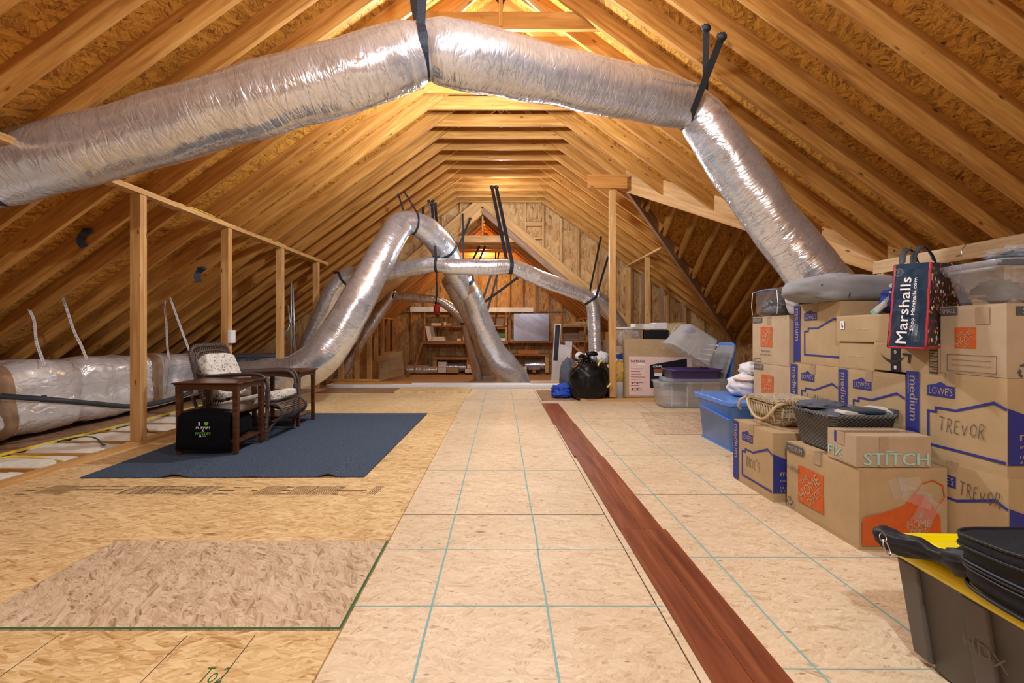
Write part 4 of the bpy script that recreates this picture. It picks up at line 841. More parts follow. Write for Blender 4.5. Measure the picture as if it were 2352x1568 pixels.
carton(X0+.0, 2.135, .813-.019, .30, .375, .150, 'flat carton sealed with black tape, under the shopping bag', seam=False, side=smile)
def sm_front(f, w_, h_):
    f.rect(.08*w_, .84*h_, .62*w_, .96*h_, 'ink_grey'); f.text('SMALL', .14*w_, .865*h_, .42*w_, .07*h_, 'cardboard_grey', 0, .02)
    f.line([(.22*w_, .62*h_), (.16*w_, .52*h_), (.22*w_, .38*h_), (.34*w_, .40*h_), (.38*w_, .5*h_)], .003, 'ink_black'); recycling(f, .16*w_, .10*h_, .06*w_)
carton(X0-.0, 1.852, .812, .42, .278, .305, 'small grey brown box with an orange square logo and ruled lines, carrying the clear bin', 'cardboard_grey', side=hd_side('SMALL', .42, .30, False, 'lines', ly=.38), front=sm_front, seam=False)
# front row
carton(1.598, 2.672, 0, .42, .445, .404, 'blue printed box standing alone on the floor under the picnic basket', side=lw("KACIE'S", hsz=.75), front=blue_box_front)
def apron(f, w_, h_):
    f.poly([(.02*w_, .06*h_), (.98*w_ if 0 else .92*w_, .06*h_), (.90*w_, .42*h_), (.74*w_, .66*h_), (.60*w_, .70*h_), (.50*w_, .56*h_), (.25*w_, .46*h_), (.07*w_, .42*h_), (.02*w_, .36*h_)], 'ink_orange')
    f.line([(.62*w_, .70*h_), (.70*w_, .82*h_), (.82*w_, .86*h_), (.93*w_, .80*h_), (.95*w_, .66*h_), (.86*w_, .52*h_)], .005, 'ink_orange')
    c = ((.52, .30), (.66, .56), (.80, .34), (.66, .04)); f.line([(x*w_, y*h_) for x, y in c]+[(c[0][0]*w_, c[0][1]*h_)], .002, 'cardboard', 2)
    for s_, y, a in (('THE', .40, .10), ('HOME', .27, .26), ('DEPOT', .17, .18)): f.text(s_, (.66-a/2)*w_, y*h_, a*w_, .10*h_ if s_ != 'THE' else .06*h_, 'cardboard_grey', .06, .025, 0, 2.2)
big = carton(1.642, 2.086, 0, .405, .524, .376, 'large dented box with an orange square logo and an orange apron print, under the basket', side=hd_side('MEDIUM', .40, .52, False, 'big', pen='YEARBOOK', ly=.20), front=apron, bulge=.008)
tf = MB(); o_ = Vector((1.642, 2.086, 0))
for j, (x, z, w_, h_, s_) in enumerate(((.17, .29, .07, .09, .3), (.25, .25, .14, .07, -.35), (.30, .18, .09, .12, -.5), (.22, .31, .1, .05, .1))):
    vs = []; n = 6
    for a in range(n+1):
        for b in range(n+1):
            u, v = a/n-.5, b/n-.5; vs.append((x+u*w_*math.cos(s_)-v*h_*math.sin(s_), -.012-.010*abs(noise.noise(Vector((u*4, v*4, j*3.))))-.012*(j % 2)*(.5-v), z+u*w_*math.sin(s_)+v*h_*math.cos(s_)))
    tf.add(vs, [(a*(n+1)+b, (a+1)*(n+1)+b, (a+1)*(n+1)+b+1, a*(n+1)+b+1) for a in range(n) for b in range(n)], 'clear_film')
part('loose_tape', tf, big, True, label='crumpled clear tape peeling off the front')
carton(1.632, 2.088, .380, .335, .188, .142, 'low carton with pale blue lettering, taped shut, in front of the grey basket', 'cardboard_grey', 
       side=lambda f, w_, h_: (f.text('FIX', .06*w_, .16*h_, .5*w_, .30*h_, 'ink_teal', 0, .02), f.rect(.28*w_, .62*h_, .42*w_, h_, 'ink_blue')),
       front=lambda f, w_, h_: (f.text('STITCH', .09*w_, .07*h_, .87*w_, .40*h_, 'ink_teal', 0, .03), f.line([(.40*w_, .515*h_), (.48*w_, .515*h_)], .007, 'ink_teal'), f.rect(.30*w_, .0, .42*w_, h_, 'packing_tape', .8)), rz=-.02)
# ------------------------------------------------------------------ soft things on the boxes
def superbox(mb, c, r, mat, p=.35, amp=.03, seed=0, fs=2.5, zmin=None, M=None): return mb.blob(c, r, mat, amp, fs, seed, 48, 28, zmin, p, M)
t = thing('grey_bundle', 'long grey cloth bundle with seams lying over the top row of boxes', 'bundle', (2.28, 2.98, 1.19))
M = Matrix.Rotation(-.08, 4, 'Z')
part('cloth', superbox(MB(), (-.02, .0, .085), (.36, .24, .095), 'grey_cloth', .72, .09, 3, 1.5, .003).blob((-.16, -.08, .11), (.12, .14, .075), 'grey_cloth', .10, 1.5, 91, 40, 22, .003, .8), t, True)
part('seam', MB().tube([(-.30, -.17, .10), (-.12, -.19, .115), (.1, -.20, .12), (.36, -.18, .10)], .004, 'rubber_dark', 6), t, True)
part('seam', MB().tube([(-.16, -.215, .03), (-.13, -.19, .08), (-.13, -.12, .14), (-.10, -.02, .155)], .004, 'rubber_dark', 6), t, True)
pass
t = thing('clear_bag', 'clear zipped bag holding dark shoes with a white sole, left of the grey bundle', 'bag', (2.18, 3.46, 1.121))
part('vinyl_cover', superbox(MB(), (.04, .0, .105), (.21, .20, .112), 'clear_vinyl', .4, .04, 8, 2, .002), t, True, label='clear vinyl cover')
part('contents', MB().blob((.03, .06, .075), (.16, .12, .078), 'black_plastic', .25, 4, 3, 40, 22, .006).blob((-.05, .11, .075), (.06, .04, .05), 'white_cloth', .2, 4, 4, 24, 14).blob((-.08, .02, .045), (.07, .07, .04), 'slate_cloth', .3, 5, 6, 28, 16, .006), t, True, label='dark clothes and cords')
M = Matrix.Translation((-.02, -.09, .085)) @ Matrix.Rotation(-.25, 4, 'Y') @ Matrix.Rotation(.3, 4, 'Z')
part('shoe_sole', MB().blob((0, 0, 0), (.018, .045, .078), 'white_cloth', 0, 2, 1, 28, 18, None, .5, M), t, True, label='white shoe sole')
part('shoe', MB().blob((.06, .0, .0), (.075, .04, .07), 'bag_black', .08, 2, 9, 32, 20, None, .7, M), t, True, label='glossy black shoe upper')
part('piping', MB().tube([(-.165, .17, .19), (-.165, -.0, .20), (-.165, -.14, .185)], .005, 'blue_plastic', 6).tube([(-.165, -.14, .185), (-.168, -.16, .08), (-.165, -.14, .012)], .003, 'white_paint', 6).tube([(-.17, .17, .19), (-.172, .18, .08), (-.17, .17, .01)], .003, 'white_paint', 6), t, True, label='bag piping')
t = thing('blue_bag', 'royal blue zipped bag with pale lettering between the grey bundle and shopping bag', 'bag', (2.36, 2.54, 1.10))
part('bag_body', superbox(MB(), (.0, .0, .075), (.19, .14, .08), 'blue_cloth', .6, .12, 11, 2.2, .0), t, True)
lt = MB(); lf = Face(lt, (-.20, -.02, .06), (.45, -.75, .25), (.25, .3, .92), .012); lf.text('S', .0, .05, .045, .06, 'ink_teal', 0, .03); lf.text('T', .065, .05, .04, .055, 'ink_teal', 0, .03); part('lettering', lt, t, label='pale teal letters')
sp_ = MB(); sp_.beam((-.235, .06, .002), (-.165, -.0, .10), .035, .004, 'ink_teal', (0, -1, .3)); sp_.beam((-.228, .052, .018), (-.172, .003, .085), .026, .006, 'ink_white', (0, -1, .3)); part('swing_tag', sp_, t, label='teal edged tag')
# shopping bag lying on its side
c = [at(2055.6, 608, 2.20), at(2135.5, 602, 2.08), at(2124, 800, 2.06), at(2039, 797, 2.16)]   # TL TR BR BL of the narrow printed side
back = [at(2213, 606, 2.30), at(2190, 790, 2.24)]
t = thing('shopping_bag', 'dark blue shopping bag with white lettering and flowered side, set on end', 'bag', tuple(c[3]))
def patch(quad, n, mat, amp=.006, seed=0, th=.004, bulge=.0):
    a, b, d, e = quad; nn = (b-a).cross(e-a).normalized(); vs = []
    for s_ in (0, 1):
        for i in range(n+1):
            for j in range(n+1):
                u, v = i/n, j/n; p = (a*(1-u)+b*u)*(1-v)+(e*(1-u)+d*u)*v; w_ = math.sin(PI*u)*math.sin(PI*v)
                vs.append(p+nn*(amp*noise.noise(Vector((u*3+seed, v*5, seed)))*(w_**.4)*2+bulge*w_-s_*th))
    q = (n+1)*(n+1); fs = [(i*(n+1)+j, (i+1)*(n+1)+j, (i+1)*(n+1)+j+1, i*(n+1)+j+1) for i in range(n) for j in range(n)]
    return vs, fs+[tuple(k+q for k in f[::-1]) for f in fs]
mb = MB(); vs, fs = patch((c[0], c[1], c[2], c[3]), 14, 'x', .006, 3); mb.add(vs, fs, 'navy_print')
ox = (c[1]-c[0]).normalized(); oy = (c[0]-c[3]).normalized(); 
f_ = Face(mb, c[3], oy, -ox, .007); f_.n = -(c[1]-c[0]).cross(c[3]-c[0]).normalized()
if f_.n.y > 0: f_.n = -f_.n
H_ = (c[0]-c[3]).length; W_ = (c[1]-c[0]).length
f_.o = c[3]+ox*W_
f_.text('Marshalls', .05*H_, .44*W_, .78*H_, .30*W_, 'ink_white', 0, .012); f_.text('Shop Marshalls.com', .20*H_, .25*W_, .62*H_, .12*W_, 'ink_white', 0, .008)
n = 20
for rr_, tk in ((.15, .003), (.11, .002)): f_.line([(.895*H_+rr_*W_*math.cos(2*PI*i/n), .84*W_+rr_*.9*W_*math.sin(2*PI*i/n)) for i in range(n+1)], tk*.6, 'grey_cloth')
f_.text('USA', .865*H_, .81*W_, .06*H_, .07*W_, 'grey_cloth')
part('printed_side', mb, t, False, world=True)
mb = MB(); vs, fs = patch((c[1], back[0], back[1], c[2]), 14, 'x', .010, 9, bulge=.012); mb.add(vs, fs, 'floral'); part('flowered_face', mb, t, True, label='flower patterned face', world=True)
mb = MB(); q0 = c[0]+Vector((.27, .24, 0)); q3 = c[3]+Vector((.25, .20, .0)); vs, fs = patch((q0, c[0], c[3], q3), 8, 'x', .008, 2); mb.add(vs, fs, 'floral'); vs, fs = patch((back[0], q0, q3, back[1]), 6, 'x', .006, 5); mb.add(vs, fs, 'navy_print'); part('rear_faces', mb, t, True, world=True)
mb = MB()
for a, b in ((c[0], c[3]), (c[1], c[2]), (c[3], c[2]), (c[2], back[1])):
    q = [a+(b-a)*i/14+Vector((0, -.004, 0))+ox*.003*noise.noise(Vector((i*.8, a.x*9, 0))) for i in range(15)]; mb.tube(q, .0055, 'red_trim', 6)
part('red_piping', mb, t, True, world=True)
for j, (x, dx) in enumerate(((2072, 26), (2098, 40))):
    q = [at(x, 607, 2.2), at(x+2, 585, 2.24), at(x+dx*.5, 572-j*6, 2.27), at(x+dx, 582, 2.3), at(x+dx+8, 600, 2.32)]; q2, _ = smooth_path([(p, 1) for p in q], .012)
    part('handle', MB().ribbon(q2, (.35, .9, .3), .035, .004, 'rubber_dark'), t, True, world=True)
solo('wire_hook', MB().tube([at(2222, 560, 2.6), at(2226, 556, 2.6), at(2218, 562, 2.6), at(2210, 572, 2.58), at(2208, 590, 2.57)], .0022, 'steel', 6), 'thin bent wire hook hanging from the right top plate above the clear bin', 'hook', smooth=True)
# clear bin on the small box
def tub(loc, rz, w0, d0, w1, d1, h, mat, rim=.012, th=.004, rimmat=None, seg=6, rc=.05, rimh=.018):
    """open bin: rounded rectangle, base w0 x d0, top w1 x d1"""
    def rr(w_, d_, r, z):
        out = []
        for (sx, sy, a0) in ((1, -1, -90), (1, 1, 0), (-1, 1, 90), (-1, -1, 180)):
            for i in range(seg+1):
                a = R(a0+90*i/seg); out.append((sx*(w_/2-r)+r*math.cos(a), sy*(d_/2-r)+r*math.sin(a), z))
        return out
    rings = [rr(w0*.96, d0*.96, rc*.7, 0), rr(w0, d0, rc*.8, .012), rr(w1, d1, rc, h-rimh), rr(w1+rim*2, d1+rim*2, rc+rim, h-rimh), rr(w1+rim*2, d1+rim*2, rc+rim, h), rr(w1, d1, rc, h), rr(w0-th, d0-th, rc*.8, th+.01)]
    mb = MB(); N = len(rings[0]); vs = [p for r in rings for p in r]
    fs = [(r*N+i, r*N+(i+1) % N, (r+1)*N+(i+1) % N, (r+1)*N+i) for r in range(len(rings)-1) for i in range(N)]
    fs += [tuple(range(N-1, -1, -1)), tuple((len(rings)-1)*N+i for i in range(N))]
    mb.add(vs, fs, mat); return mb
t = thing('clear_storage_bin', 'clear lidded storage bin holding toys and sticks on the small grey brown box', 'storage bin', (2.31, 1.99, 1.122), -.10)
part('bin_body', tub(None, 0, .40, .24, .46, .29, .155, 'clear_plastic', .014, .003), t, True)
part('bin_lid', superbox(MB(), (0, 0, .168), (.25, .162, .016), 'clear_plastic', .18, 0, 1, 1), t, True)
part('latch', superbox(MB(), (-.12, -.158, .163), (.14, .010, .012), 'grey_metal', .3, 0, 1, 1), t, True, label='grey latch bar')
cm = MB(); cm.beam((-.20, .02, .035), (.20, -.05, .065), .02, .012, 'rafter_wood').beam((-.20, .05, .03), (.05, .03, .05), .012, .01, 'stud_wood').blob((.05, .02, .055), (.10, .07, .05), 'rust_print', .15, 3, 2, 24, 14).blob((-.10, .03, .06), (.09, .07, .05), 'slate_cloth', .2, 3, 4, 24, 14).blob((.16, .0, .04), (.06, .08, .035), 'white_cloth', .1, 3, 5, 20, 12)
fc = Face(cm, (-.07, -.085, .045), (1, 0, .2), (-.2, 0, 1), .001); fc.rect(0, 0, .12, .055, 'rust_print'); fc.text('Slinky', .012, .012, .095, .035, 'cream_plastic', 0, .02)
part('contents', cm, t, True, label='toys, sticks and a red box seen through the plastic')
t = thing('plastic_bag', 'clear plastic bag of blue cloth lying on the clear storage bin', 'bag', (2.36, 2.00, 1.307))
part('film', MB().blob((.03, 0, .035), (.22, .13, .045), 'clear_film', .28, 3, 21, 48, 26, .001), t, True); part('cloth_inside', MB().blob((.03, 0, .03), (.19, .11, .034), 'slate_cloth', .25, 3, 22, 40, 20, .002).blob((.08, -.05, .045), (.12, .03, .012), 'red_trim', .1, 3, 2, 20, 10).blob((-.03, -.02, .046), (.08, .06, .014), 'blue_cloth', .1, 3, 2, 20, 10), t, True, label='blue and red cloth')
# blue tote, laundry bag
t = thing('storage_tote', 'blue lidded plastic tote on the floor left of the box stacks', 'tote', (2.145, 4.075, 0))
part('tote_body', tub(None, 0, .44, .60, .50, .68, .385, 'blue_plastic', .012, .004, rc=.07), t, True)
part('tote_lid', superbox(MB(), (0, 0, .405), (.285, .375, .024), 'blue_plastic', .2, 0, 1, 1), t, True)
part('side_ridge', MB().hexa([(-.245, -.30, .262), (-.230, -.30, .262), (-.230, .26, .300), (-.245, .26, .300)], [(-.262, -.30, .268), (-.23, -.30, .275), (-.23, .26, .315), (-.262, .26, .308)], 'blue_plastic'), t, bev=.003)
part('foot_rail', MB().box((-.225, -.28, 0), (.225, .28, .014), 'blue_plastic'), t, bev=.004)
t = thing('laundry_bag', 'white cloth bag stuffed with laundry on the blue tote lid', 'bag', (2.20, 4.02, .430))
part('bag', MB().blob((0, 0, .095), (.19, .17, .115), 'white_cloth', .16, 2.2, 31, 48, 26, .0).blob((.03, 0, .235), (.12, .11, .075), 'white_cloth', .22, 3, 33, 36, 18).blob((-.04, -.06, .16), (.13, .11, .02), 'pink_print', .15, 2.5, 35, 30, 12), t, True)
# picnic basket
t = thing('picnic_basket', 'pale wicker picnic basket with cloth panels and hooped handle, on a blue printed box', 'basket', (1.865, 3.0, .4065), -.06)
part('basket_body', tub(None, 0, .24, .30, .285, .36, .135, 'weave_cane', .008, .006, rc=.05), t, True)
part('cloth_panel', MB().add([(-.139, .14, .055), (-.139, -.14, .055), (-.146, -.15, .118), (-.146, .15, .118)], [(0, 1, 2, 3)], 'flower_cloth').add([(-.11, -.172, .055), (.11, -.172, .055), (.115, -.18, .118), (-.115, -.18, .118)], [(0, 1, 2, 3)], 'flower_cloth'), t, label='flower patterned cloth band')
part('basket_lid', superbox(MB(), (0, 0, .152), (.158, .195, .016), 'weave_cane', .25, 0, 1, 1), t, True); part('lid_cloth', superbox(MB(), (0, 0, .165), (.125, .160, .007), 'flower_cloth', .3, 0, 1, 1), t, True, label='flowered lid inset')
ib = MB()
for y in [-.15+.033*i for i in range(10)]: ib.tube([(-.134, y, .01), (-.141, y, .06), (-.149, y, .125)], .004, 'wicker_rim', 6)
for x in [-.10+.04*i for i in range(6)]: ib.tube([(x, -.165, .01), (x, -.174, .06), (x, -.184, .125)], .004, 'wicker_rim', 6)
part('stakes', ib, t, True)
hp_, _ = smooth_path([(Vector(p), 1) for p in ((-.15, .13, .14), (-.185, .10, .135), (-.20, .03, .085), (-.205, -.05, .045), (-.20, -.14, .045), (-.19, -.20, .085), (-.155, -.215, .14), (-.10, -.21, .15))], .02)
part('handle', MB().tube(hp_, .009, 'wicker_rim', 10), t, True, label='wrapped cane handle')
part('handle', MB().tube([(-.155, .17, .145), (-.19, .19, .12), (-.20, .205, .07), (-.18, .20, .05)], .009, 'wicker_rim', 10), t, True, label='far end of the other handle')
# grey basket
t = thing('storage_basket', 'grey woven look plastic basket of folded clothes behind the lettered carton', 'basket', (1.835, 2.452, .382))
part('basket_body', tub(None, 0, .28, .27, .335, .335, .20, 'weave_grey', .007, .004, rc=.035), t, True)
part('handle_hole', superbox(MB(), (-.168, .02, .168), (.005, .035, .010), 'ink_black', .5, 0, 1, 1), t, True, label='black capsule for the shade of a hand hold')  # solid black capsule stands in for the shade inside the hand hold
cm = MB().blob((0, .0, .17), (.15, .15, .05), 'slate_cloth', .12, 2, 41, 40, 20).blob((-.06, .06, .215), (.12, .10, .028), 'slate_cloth', .2, 3, 42, 40, 20)
part('folded_clothes', cm, t, True, label='dark grey folded clothes'); part('folded_jeans', MB().blob((.04, -.08, .205), (.11, .07, .018), 'navy_print', .08, 2, 44, 36, 16, None, .6).blob((-.03, -.10, .203), (.06, .05, .012), 'cream_strap', .1, 2, 45, 24, 12, None, .5), t, True, label='folded dark clothes with a pale belt')
part('belt', MB().ribbon([(.08, -.02, .20), (.14, -.03, .214), (.185, -.05, .212), (.215, -.08, .20)], (0, .9, .3), .045, .005, 'cream_strap').box((.20, -.10, .18), (.224, -.06, .215), 'ink_grey'), t, label='pale strap end hanging over the rim')
# black tote with yellow lid and zipped bag, near right
t = thing('storage_tote', 'black storage tote with a bright yellow lid at the lower right corner', 'tote', (1.475, 1.02, 0), -.035)
W0, D0 = .50, .76
part('tote_body', tub(None, 0, .42, .66, .52, .78, .335, 'dark_plastic', .014, .005, rc=.045), t, True)
for y in (-.30, -.05, .14, .34): part('body_rib', MB().hexa([(-.222, y-.03, .02), (-.205, y-.03, .02), (-.205, y+.03, .02), (-.222, y+.03, .02)], [(-.268, y-.035, .31), (-.25, y-.035, .31), (-.25, y+.035, .31), (-.268, y+.035, .31)], 'dark_plastic'), t, bev=.006)
for x in (-.12, .08): part('body_rib', MB().hexa([(x-.03, .320, .02), (x+.03, .320, .02), (x+.03, .34, .02), (x-.03, .34, .02)], [(x-.03, .38, .31), (x+.03, .38, .31), (x+.03, .405, .31), (x-.03, .405, .31)], 'dark_plastic'), t, bev=.006)
hx = Face(MB(), (-.244, .20, .17), (0, -1, 0), (-.15, 0, 1), .004); hx.text('HDX', .02, 0, .11, .035, 'faded_print', -.0, -.01); part('embossed_letters', hx.mb, t)
part('lip', superbox(MB(), (0, 0, .325), (.272, .402, .018), 'black_plastic', .18, 0, 1, 1), t, True)
ld = MB()
def lidring(k, z, w_=.29, d_=.42, r=.05):
    out = []
    for (sx, sy, a0) in ((1, -1, -90), (1, 1, 0), (-1, 1, 90), (-1, -1, 180)):
        for i in range(6): a = R(a0+90*i/5); out.append((sx*(w_-k-r)+r*math.cos(a), sy*(d_-k-r)+r*math.sin(a), z))
    return out
rs = [lidring(.004, .322), lidring(0, .330), lidring(.004, .362), lidring(.03, .374), lidring(.045, .372), lidring(.055, .360), lidring(.09, .360), lidring(.10, .372), lidring(.13, .372)]
N = len(rs[0]); ld.add([p for r in rs for p in r], [(a*N+i, a*N+(i+1) % N, (a+1)*N+(i+1) % N, (a+1)*N+i) for a in range(len(rs)-1) for i in range(N)]+[tuple((len(rs)-1)*N+i for i in range(N)), tuple(range(N-1, -1, -1))], 'yellow_plastic')
for x0, y0, x1, y1 in ((-.22, .18, -.12, .33), (-.22, -.30, -.14, -.02)): superbox(ld, ((x0+x1)/2, (y0+y1)/2, .370), ((x1-x0)/2, (y1-y0)/2, .010), 'yellow_plastic', .3, 0, 1, 1)
part('tote_lid', ld, t, True, label='bright yellow lid', bev=0)
t = thing('zipped_bag', 'black zipped fabric bag slumped across the yellow lid', 'bag', (1.405, .872, .374))
mbb = MB(); vs = []; NU = 96
def bagp(u, z, s_=1.):
    a = 2*PI*u; p = Vector((.275*math.copysign(abs(math.cos(a))**.34, math.cos(a)), .285*math.copysign(abs(math.sin(a))**.34, math.sin(a)), 0))*s_
    w_ = .007*noise.noise(Vector((p.x*8, p.y*8, z*9))); p += (p.normalized()*w_ if p.length else Vector())
    p.z = z*(1+1.1*max(0, .31-p.y))+.004*noise.noise(Vector((p.x*9, p.y*9, 3+z*3)))*(z > .004); p.x += -.03*(z/.12); return p
rows = [(.001, .955), (.010, .99), (.028, 1.01), (.047, .995), (.052, 1.005), (.057, .995), (.085, 1.0), (.105, 1.005), (.118, 1.0), (.124, .985), (.116, .95), (.085, .80), (.075, .4), (.075, .02)]
for z, s_ in rows:
    for i in range(NU): vs.append(tuple(bagp(i/NU, z, s_)))
mbb.add(vs, [(a*NU+i, a*NU+(i+1) % NU, (a+1)*NU+(i+1) % NU, (a+1)*NU+i) for a in range(len(rows)-1) for i in range(NU)]+[tuple(range(NU-1, -1, -1))], 'denim_black')
part('bag_body', mbb, t, True)
for z, m_, r_ in ((.050, 'slate_cloth', .0022), (.058, 'nylon_black', .003), (.066, 'slate_cloth', .002), (.100, 'nylon_black', .003), (.124, 'nylon_black', .004), (.006, 'nylon_black', .005)): part('zip_tape', MB().tube([bagp(i/96, z, 1.012 if z < .11 else .99) for i in range(96)], r_, m_, 6, closed=True), t, True)
fp = [(Vector(p), r) for p, r in (((1.158, 1.400, .392), .016), ((1.160, 1.382, .386), .030), ((1.168, 1.345, .380), .034), ((1.182, 1.29, .388), .027), ((1.19, 1.24, .393), .021), ((1.188, 1.20, .40), .024), ((1.18, 1.165, .412), .036), ((1.19, 1.12, .42), .040))]
tl, tr_ = smooth_path(fp, .008)
mbt = MB(); mbt.tube(tl, tr_, 'nylon_black', 28, rfun=lambda a, b, i: (1+.34*noise.noise(Vector((a*20, math.cos(b)*2.2, math.sin(b)*2.2)))-.25*abs(noise.noise(Vector((a*9, math.cos(b)*3.5, math.sin(b)*3.5))))))
part('zip_flap', mbt, t, True, label='twisted zipped end with a silver pull', world=True)
zp = MB(); P0 = Vector((1.122, 1.335, .397))-Vector((1.405, .872, .374)); dz = Vector((.05, -.35, -.80)).normalized(); 
zp.tube([P0+Vector((.010*math.cos(a), .004*math.sin(a), .010*math.sin(a))) for a in [2*PI*i/16 for i in range(16)]], .0016, 'steel', 6, closed=True)
zp.tube([P0+dz*(.026+.020*math.cos(a))+Vector((.007*math.sin(a), 0, 0)) for a in [2*PI*i/20 for i in range(20)]], .0024, 'steel', 6, closed=True)
part('zip_pull', zp, t, True, label='silver zip pull')
# ------------------------------------------------------------------ rug, side tables, wicker chair
rg_ = MB(); vs = []; nx, ny = 60, 50; A_, B_ = 2, 0
cor = [Vector((-2.84, 3.07, .013)), Vector((-.925, 3.09, .013)), Vector((-.885, 5.5, .013)), Vector((-2.95, 5.5, .013))]
for s_ in (0, 1):
    for i in range(nx+1):
        for j in range(ny+1):
            u, v = i/nx, j/ny; p = (cor[0]*(1-u)+cor[1]*u)*(1-v)+(cor[3]*(1-u)+cor[2]*u)*v
            h = .006
            for uu, ww, hh in ((.33, .035, .022), (.87, .025, .022), (.60, .03, .006)): h += hh*math.exp(-((u-uu)/ww)**2)*math.exp(-v*9)
            if h > .012 and v == 0: p.y += (h-.008)*.4
            vs.append((p.x, p.y, p.z+(h if s_ else max(.0, h-.006))))
q = (nx+1)*(ny+1); fs = [(i*(ny+1)+j, (i+1)*(ny+1)+j, (i+1)*(ny+1)+j+1, i*(ny+1)+j+1) for i in range(nx) for j in range(ny)]
rim = [i*(ny+1) for i in range(nx+1)]+[nx*(ny+1)+j for j in range(1, ny+1)]+[i*(ny+1)+ny for i in range(nx-1, -1, -1)]+[j for j in range(ny-1, 0, -1)]
fs2 = [tuple(k+q for k in f) for f in fs]+[tuple(f[::-1]) for f in fs]+[(rim[i], rim[(i+1) % len(rim)], rim[(i+1) % len(rim)]+q, rim[i]+q) for i in range(len(rim))]
solo('rug', rg_.add(vs, fs2, 'carpet'), 'dark blue grey rug with a rippled front edge under the chair and tables', 'rug')
def side_table(loc, label, rz=0):
    t = thing('side_table', label, 'side table', loc, rz, 'dark cherry side tables beside the wicker chair')
    W_, D_, H_ = .50, .42, .575
    part('tabletop', MB().box((-.02, -.02, H_-.012), (W_+.02, D_+.02, H_), 'cherry').box((-.008, -.008, H_-.024), (W_+.008, D_+.008, H_-.012), 'cherry'), t, bev=.005)
    for x, y in ((0, 0), (W_-.042, 0), (0, D_-.042), (W_-.042, D_-.042)):
        s_ = .006
        part('leg', MB().hexa([(x+s_*(x == 0), y+s_, 0), (x+.042-s_*(x > 0), y+s_, 0), (x+.042-s_*(x > 0), y+.042-s_, 0), (x+s_*(x == 0), y+.042-s_, 0)], [(x, y, H_-.024), (x+.042, y, H_-.024), (x+.042, y+.042, H_-.024), (x, y+.042, H_-.024)], 'cherry'), t, bev=.004)
    def apron_(x0, x1, fl):  # gently arched rail
        n = 12; pts = [(x0, 0)]+[(x0+(x1-x0)*i/n, -.050+.018*math.sin(PI*i/n)) for i in range(n+1)]+[(x1, 0)]; return pts[::-1] if fl else pts
    zt = H_-.024
    for y in (.006, D_-.024): part('apron', MB().prism(apron_(.042, W_-.042, False), .018, 'cherry', Matrix(((1, 0, 0, 0), (0, 0, 1, y), (0, 1, 0, zt), (0, 0, 0, 1)))), t)
    for x in (.006, W_-.024): part('apron', MB().prism(apron_(.042, D_-.042, False), .018, 'cherry', Matrix(((0, 0, 1, x), (1, 0, 0, 0), (0, 1, 0, zt), (0, 0, 0, 1)))), t)
    part('shelf', MB().box((.02, .02, .325), (W_-.02, D_-.02, .343), 'cherry'), t, bev=.002); part('shelf', MB().box((.02, .02, .085), (W_-.02, D_-.02, .103), 'cherry'), t, bev=.002)
    return t
FZ = .0195
side_table((-2.60, 3.63, FZ), 'dark cherry side table nearest the viewer, with a black cloth bag on its shelf')
side_table((-2.58, 4.70, FZ), 'dark cherry side table on the far side of the wicker chair')
t = thing('fabric_bag', 'black cloth bag with white and green printed words under the near side table', 'bag', (-2.555, 3.66, FZ+.103))
# hangs over the shelf front
mb = MB(); vs = []; n = 16
prof = [(.06, .252), (.01, .254), (-.045, .225), (-.055, .14), (-.058, 0), (-.062, -.05), (-.050, -.055), (.0, -.0)]
for k_, (y, z) in enumerate(prof):
    for i in range(n+1):
        u = i/n; ex = .0 if z > .12 else .012
        z_ = z+(-.02*(abs(u-.5)*2)**3 if z > .20 else 0)
        vs.append((-.01-ex*.6+u*(.42+ex), y+.004*math.sin(u*9+z*20), z_ if z > -.04 else z-.01*math.sin(u*PI)))
mb.add(vs, [(a*(n+1)+i, a*(n+1)+i+1, (a+1)*(n+1)+i+1, (a+1)*(n+1)+i) for a in range(len(prof)-1) for i in range(n)], 'black_fabric')
f_ = Face(mb, (0, -.0635, -.05), (1, 0, 0), (0, .03, 1), .003)
part('bag_front', mb, t, True)
part('bag_body', superbox(MB(), (.20, .17, .105), (.20, .16, .105), 'black_fabric', .4, .03, 3, 2), t, True)
pr = MB(); f_ = Face(pr, (0, -.066, -.05), (1, 0, 0), (0, .0, 1), .0015); cx = .205
f_.o.z += .035; f_.text('I', cx-.036, .152, .010, .030, 'ink_white', 0, .03); hp = [(cx+.006+.018*(1+math.sin(a)**3*1.0), .167+.0012*(13*math.cos(a)-5*math.cos(2*a)-2*math.cos(3*a)-math.cos(4*a))) for a in [2*PI*i/28 for i in range(28)]]; f_.poly(hp[::-1], 'green_print')
f_.text('PUPPIES', cx-.058, .124, .116, .022, 'ink_white', 0, .03, .2); f_.text('&', cx-.010, .104, .018, .018, 'ink_white', 0, .03); f_.text('PICKLES', cx-.062, .080, .122, .021, 'green_print', 0, .03, .2)
f_.rect(cx-.030, .062, cx-.015, .074, 'ink_white'); f_.rect(cx-.008, .068, cx+.026, .073, 'grey_cloth'); 
part('printed_words', pr, t, label='white and green lettering with a green heart')
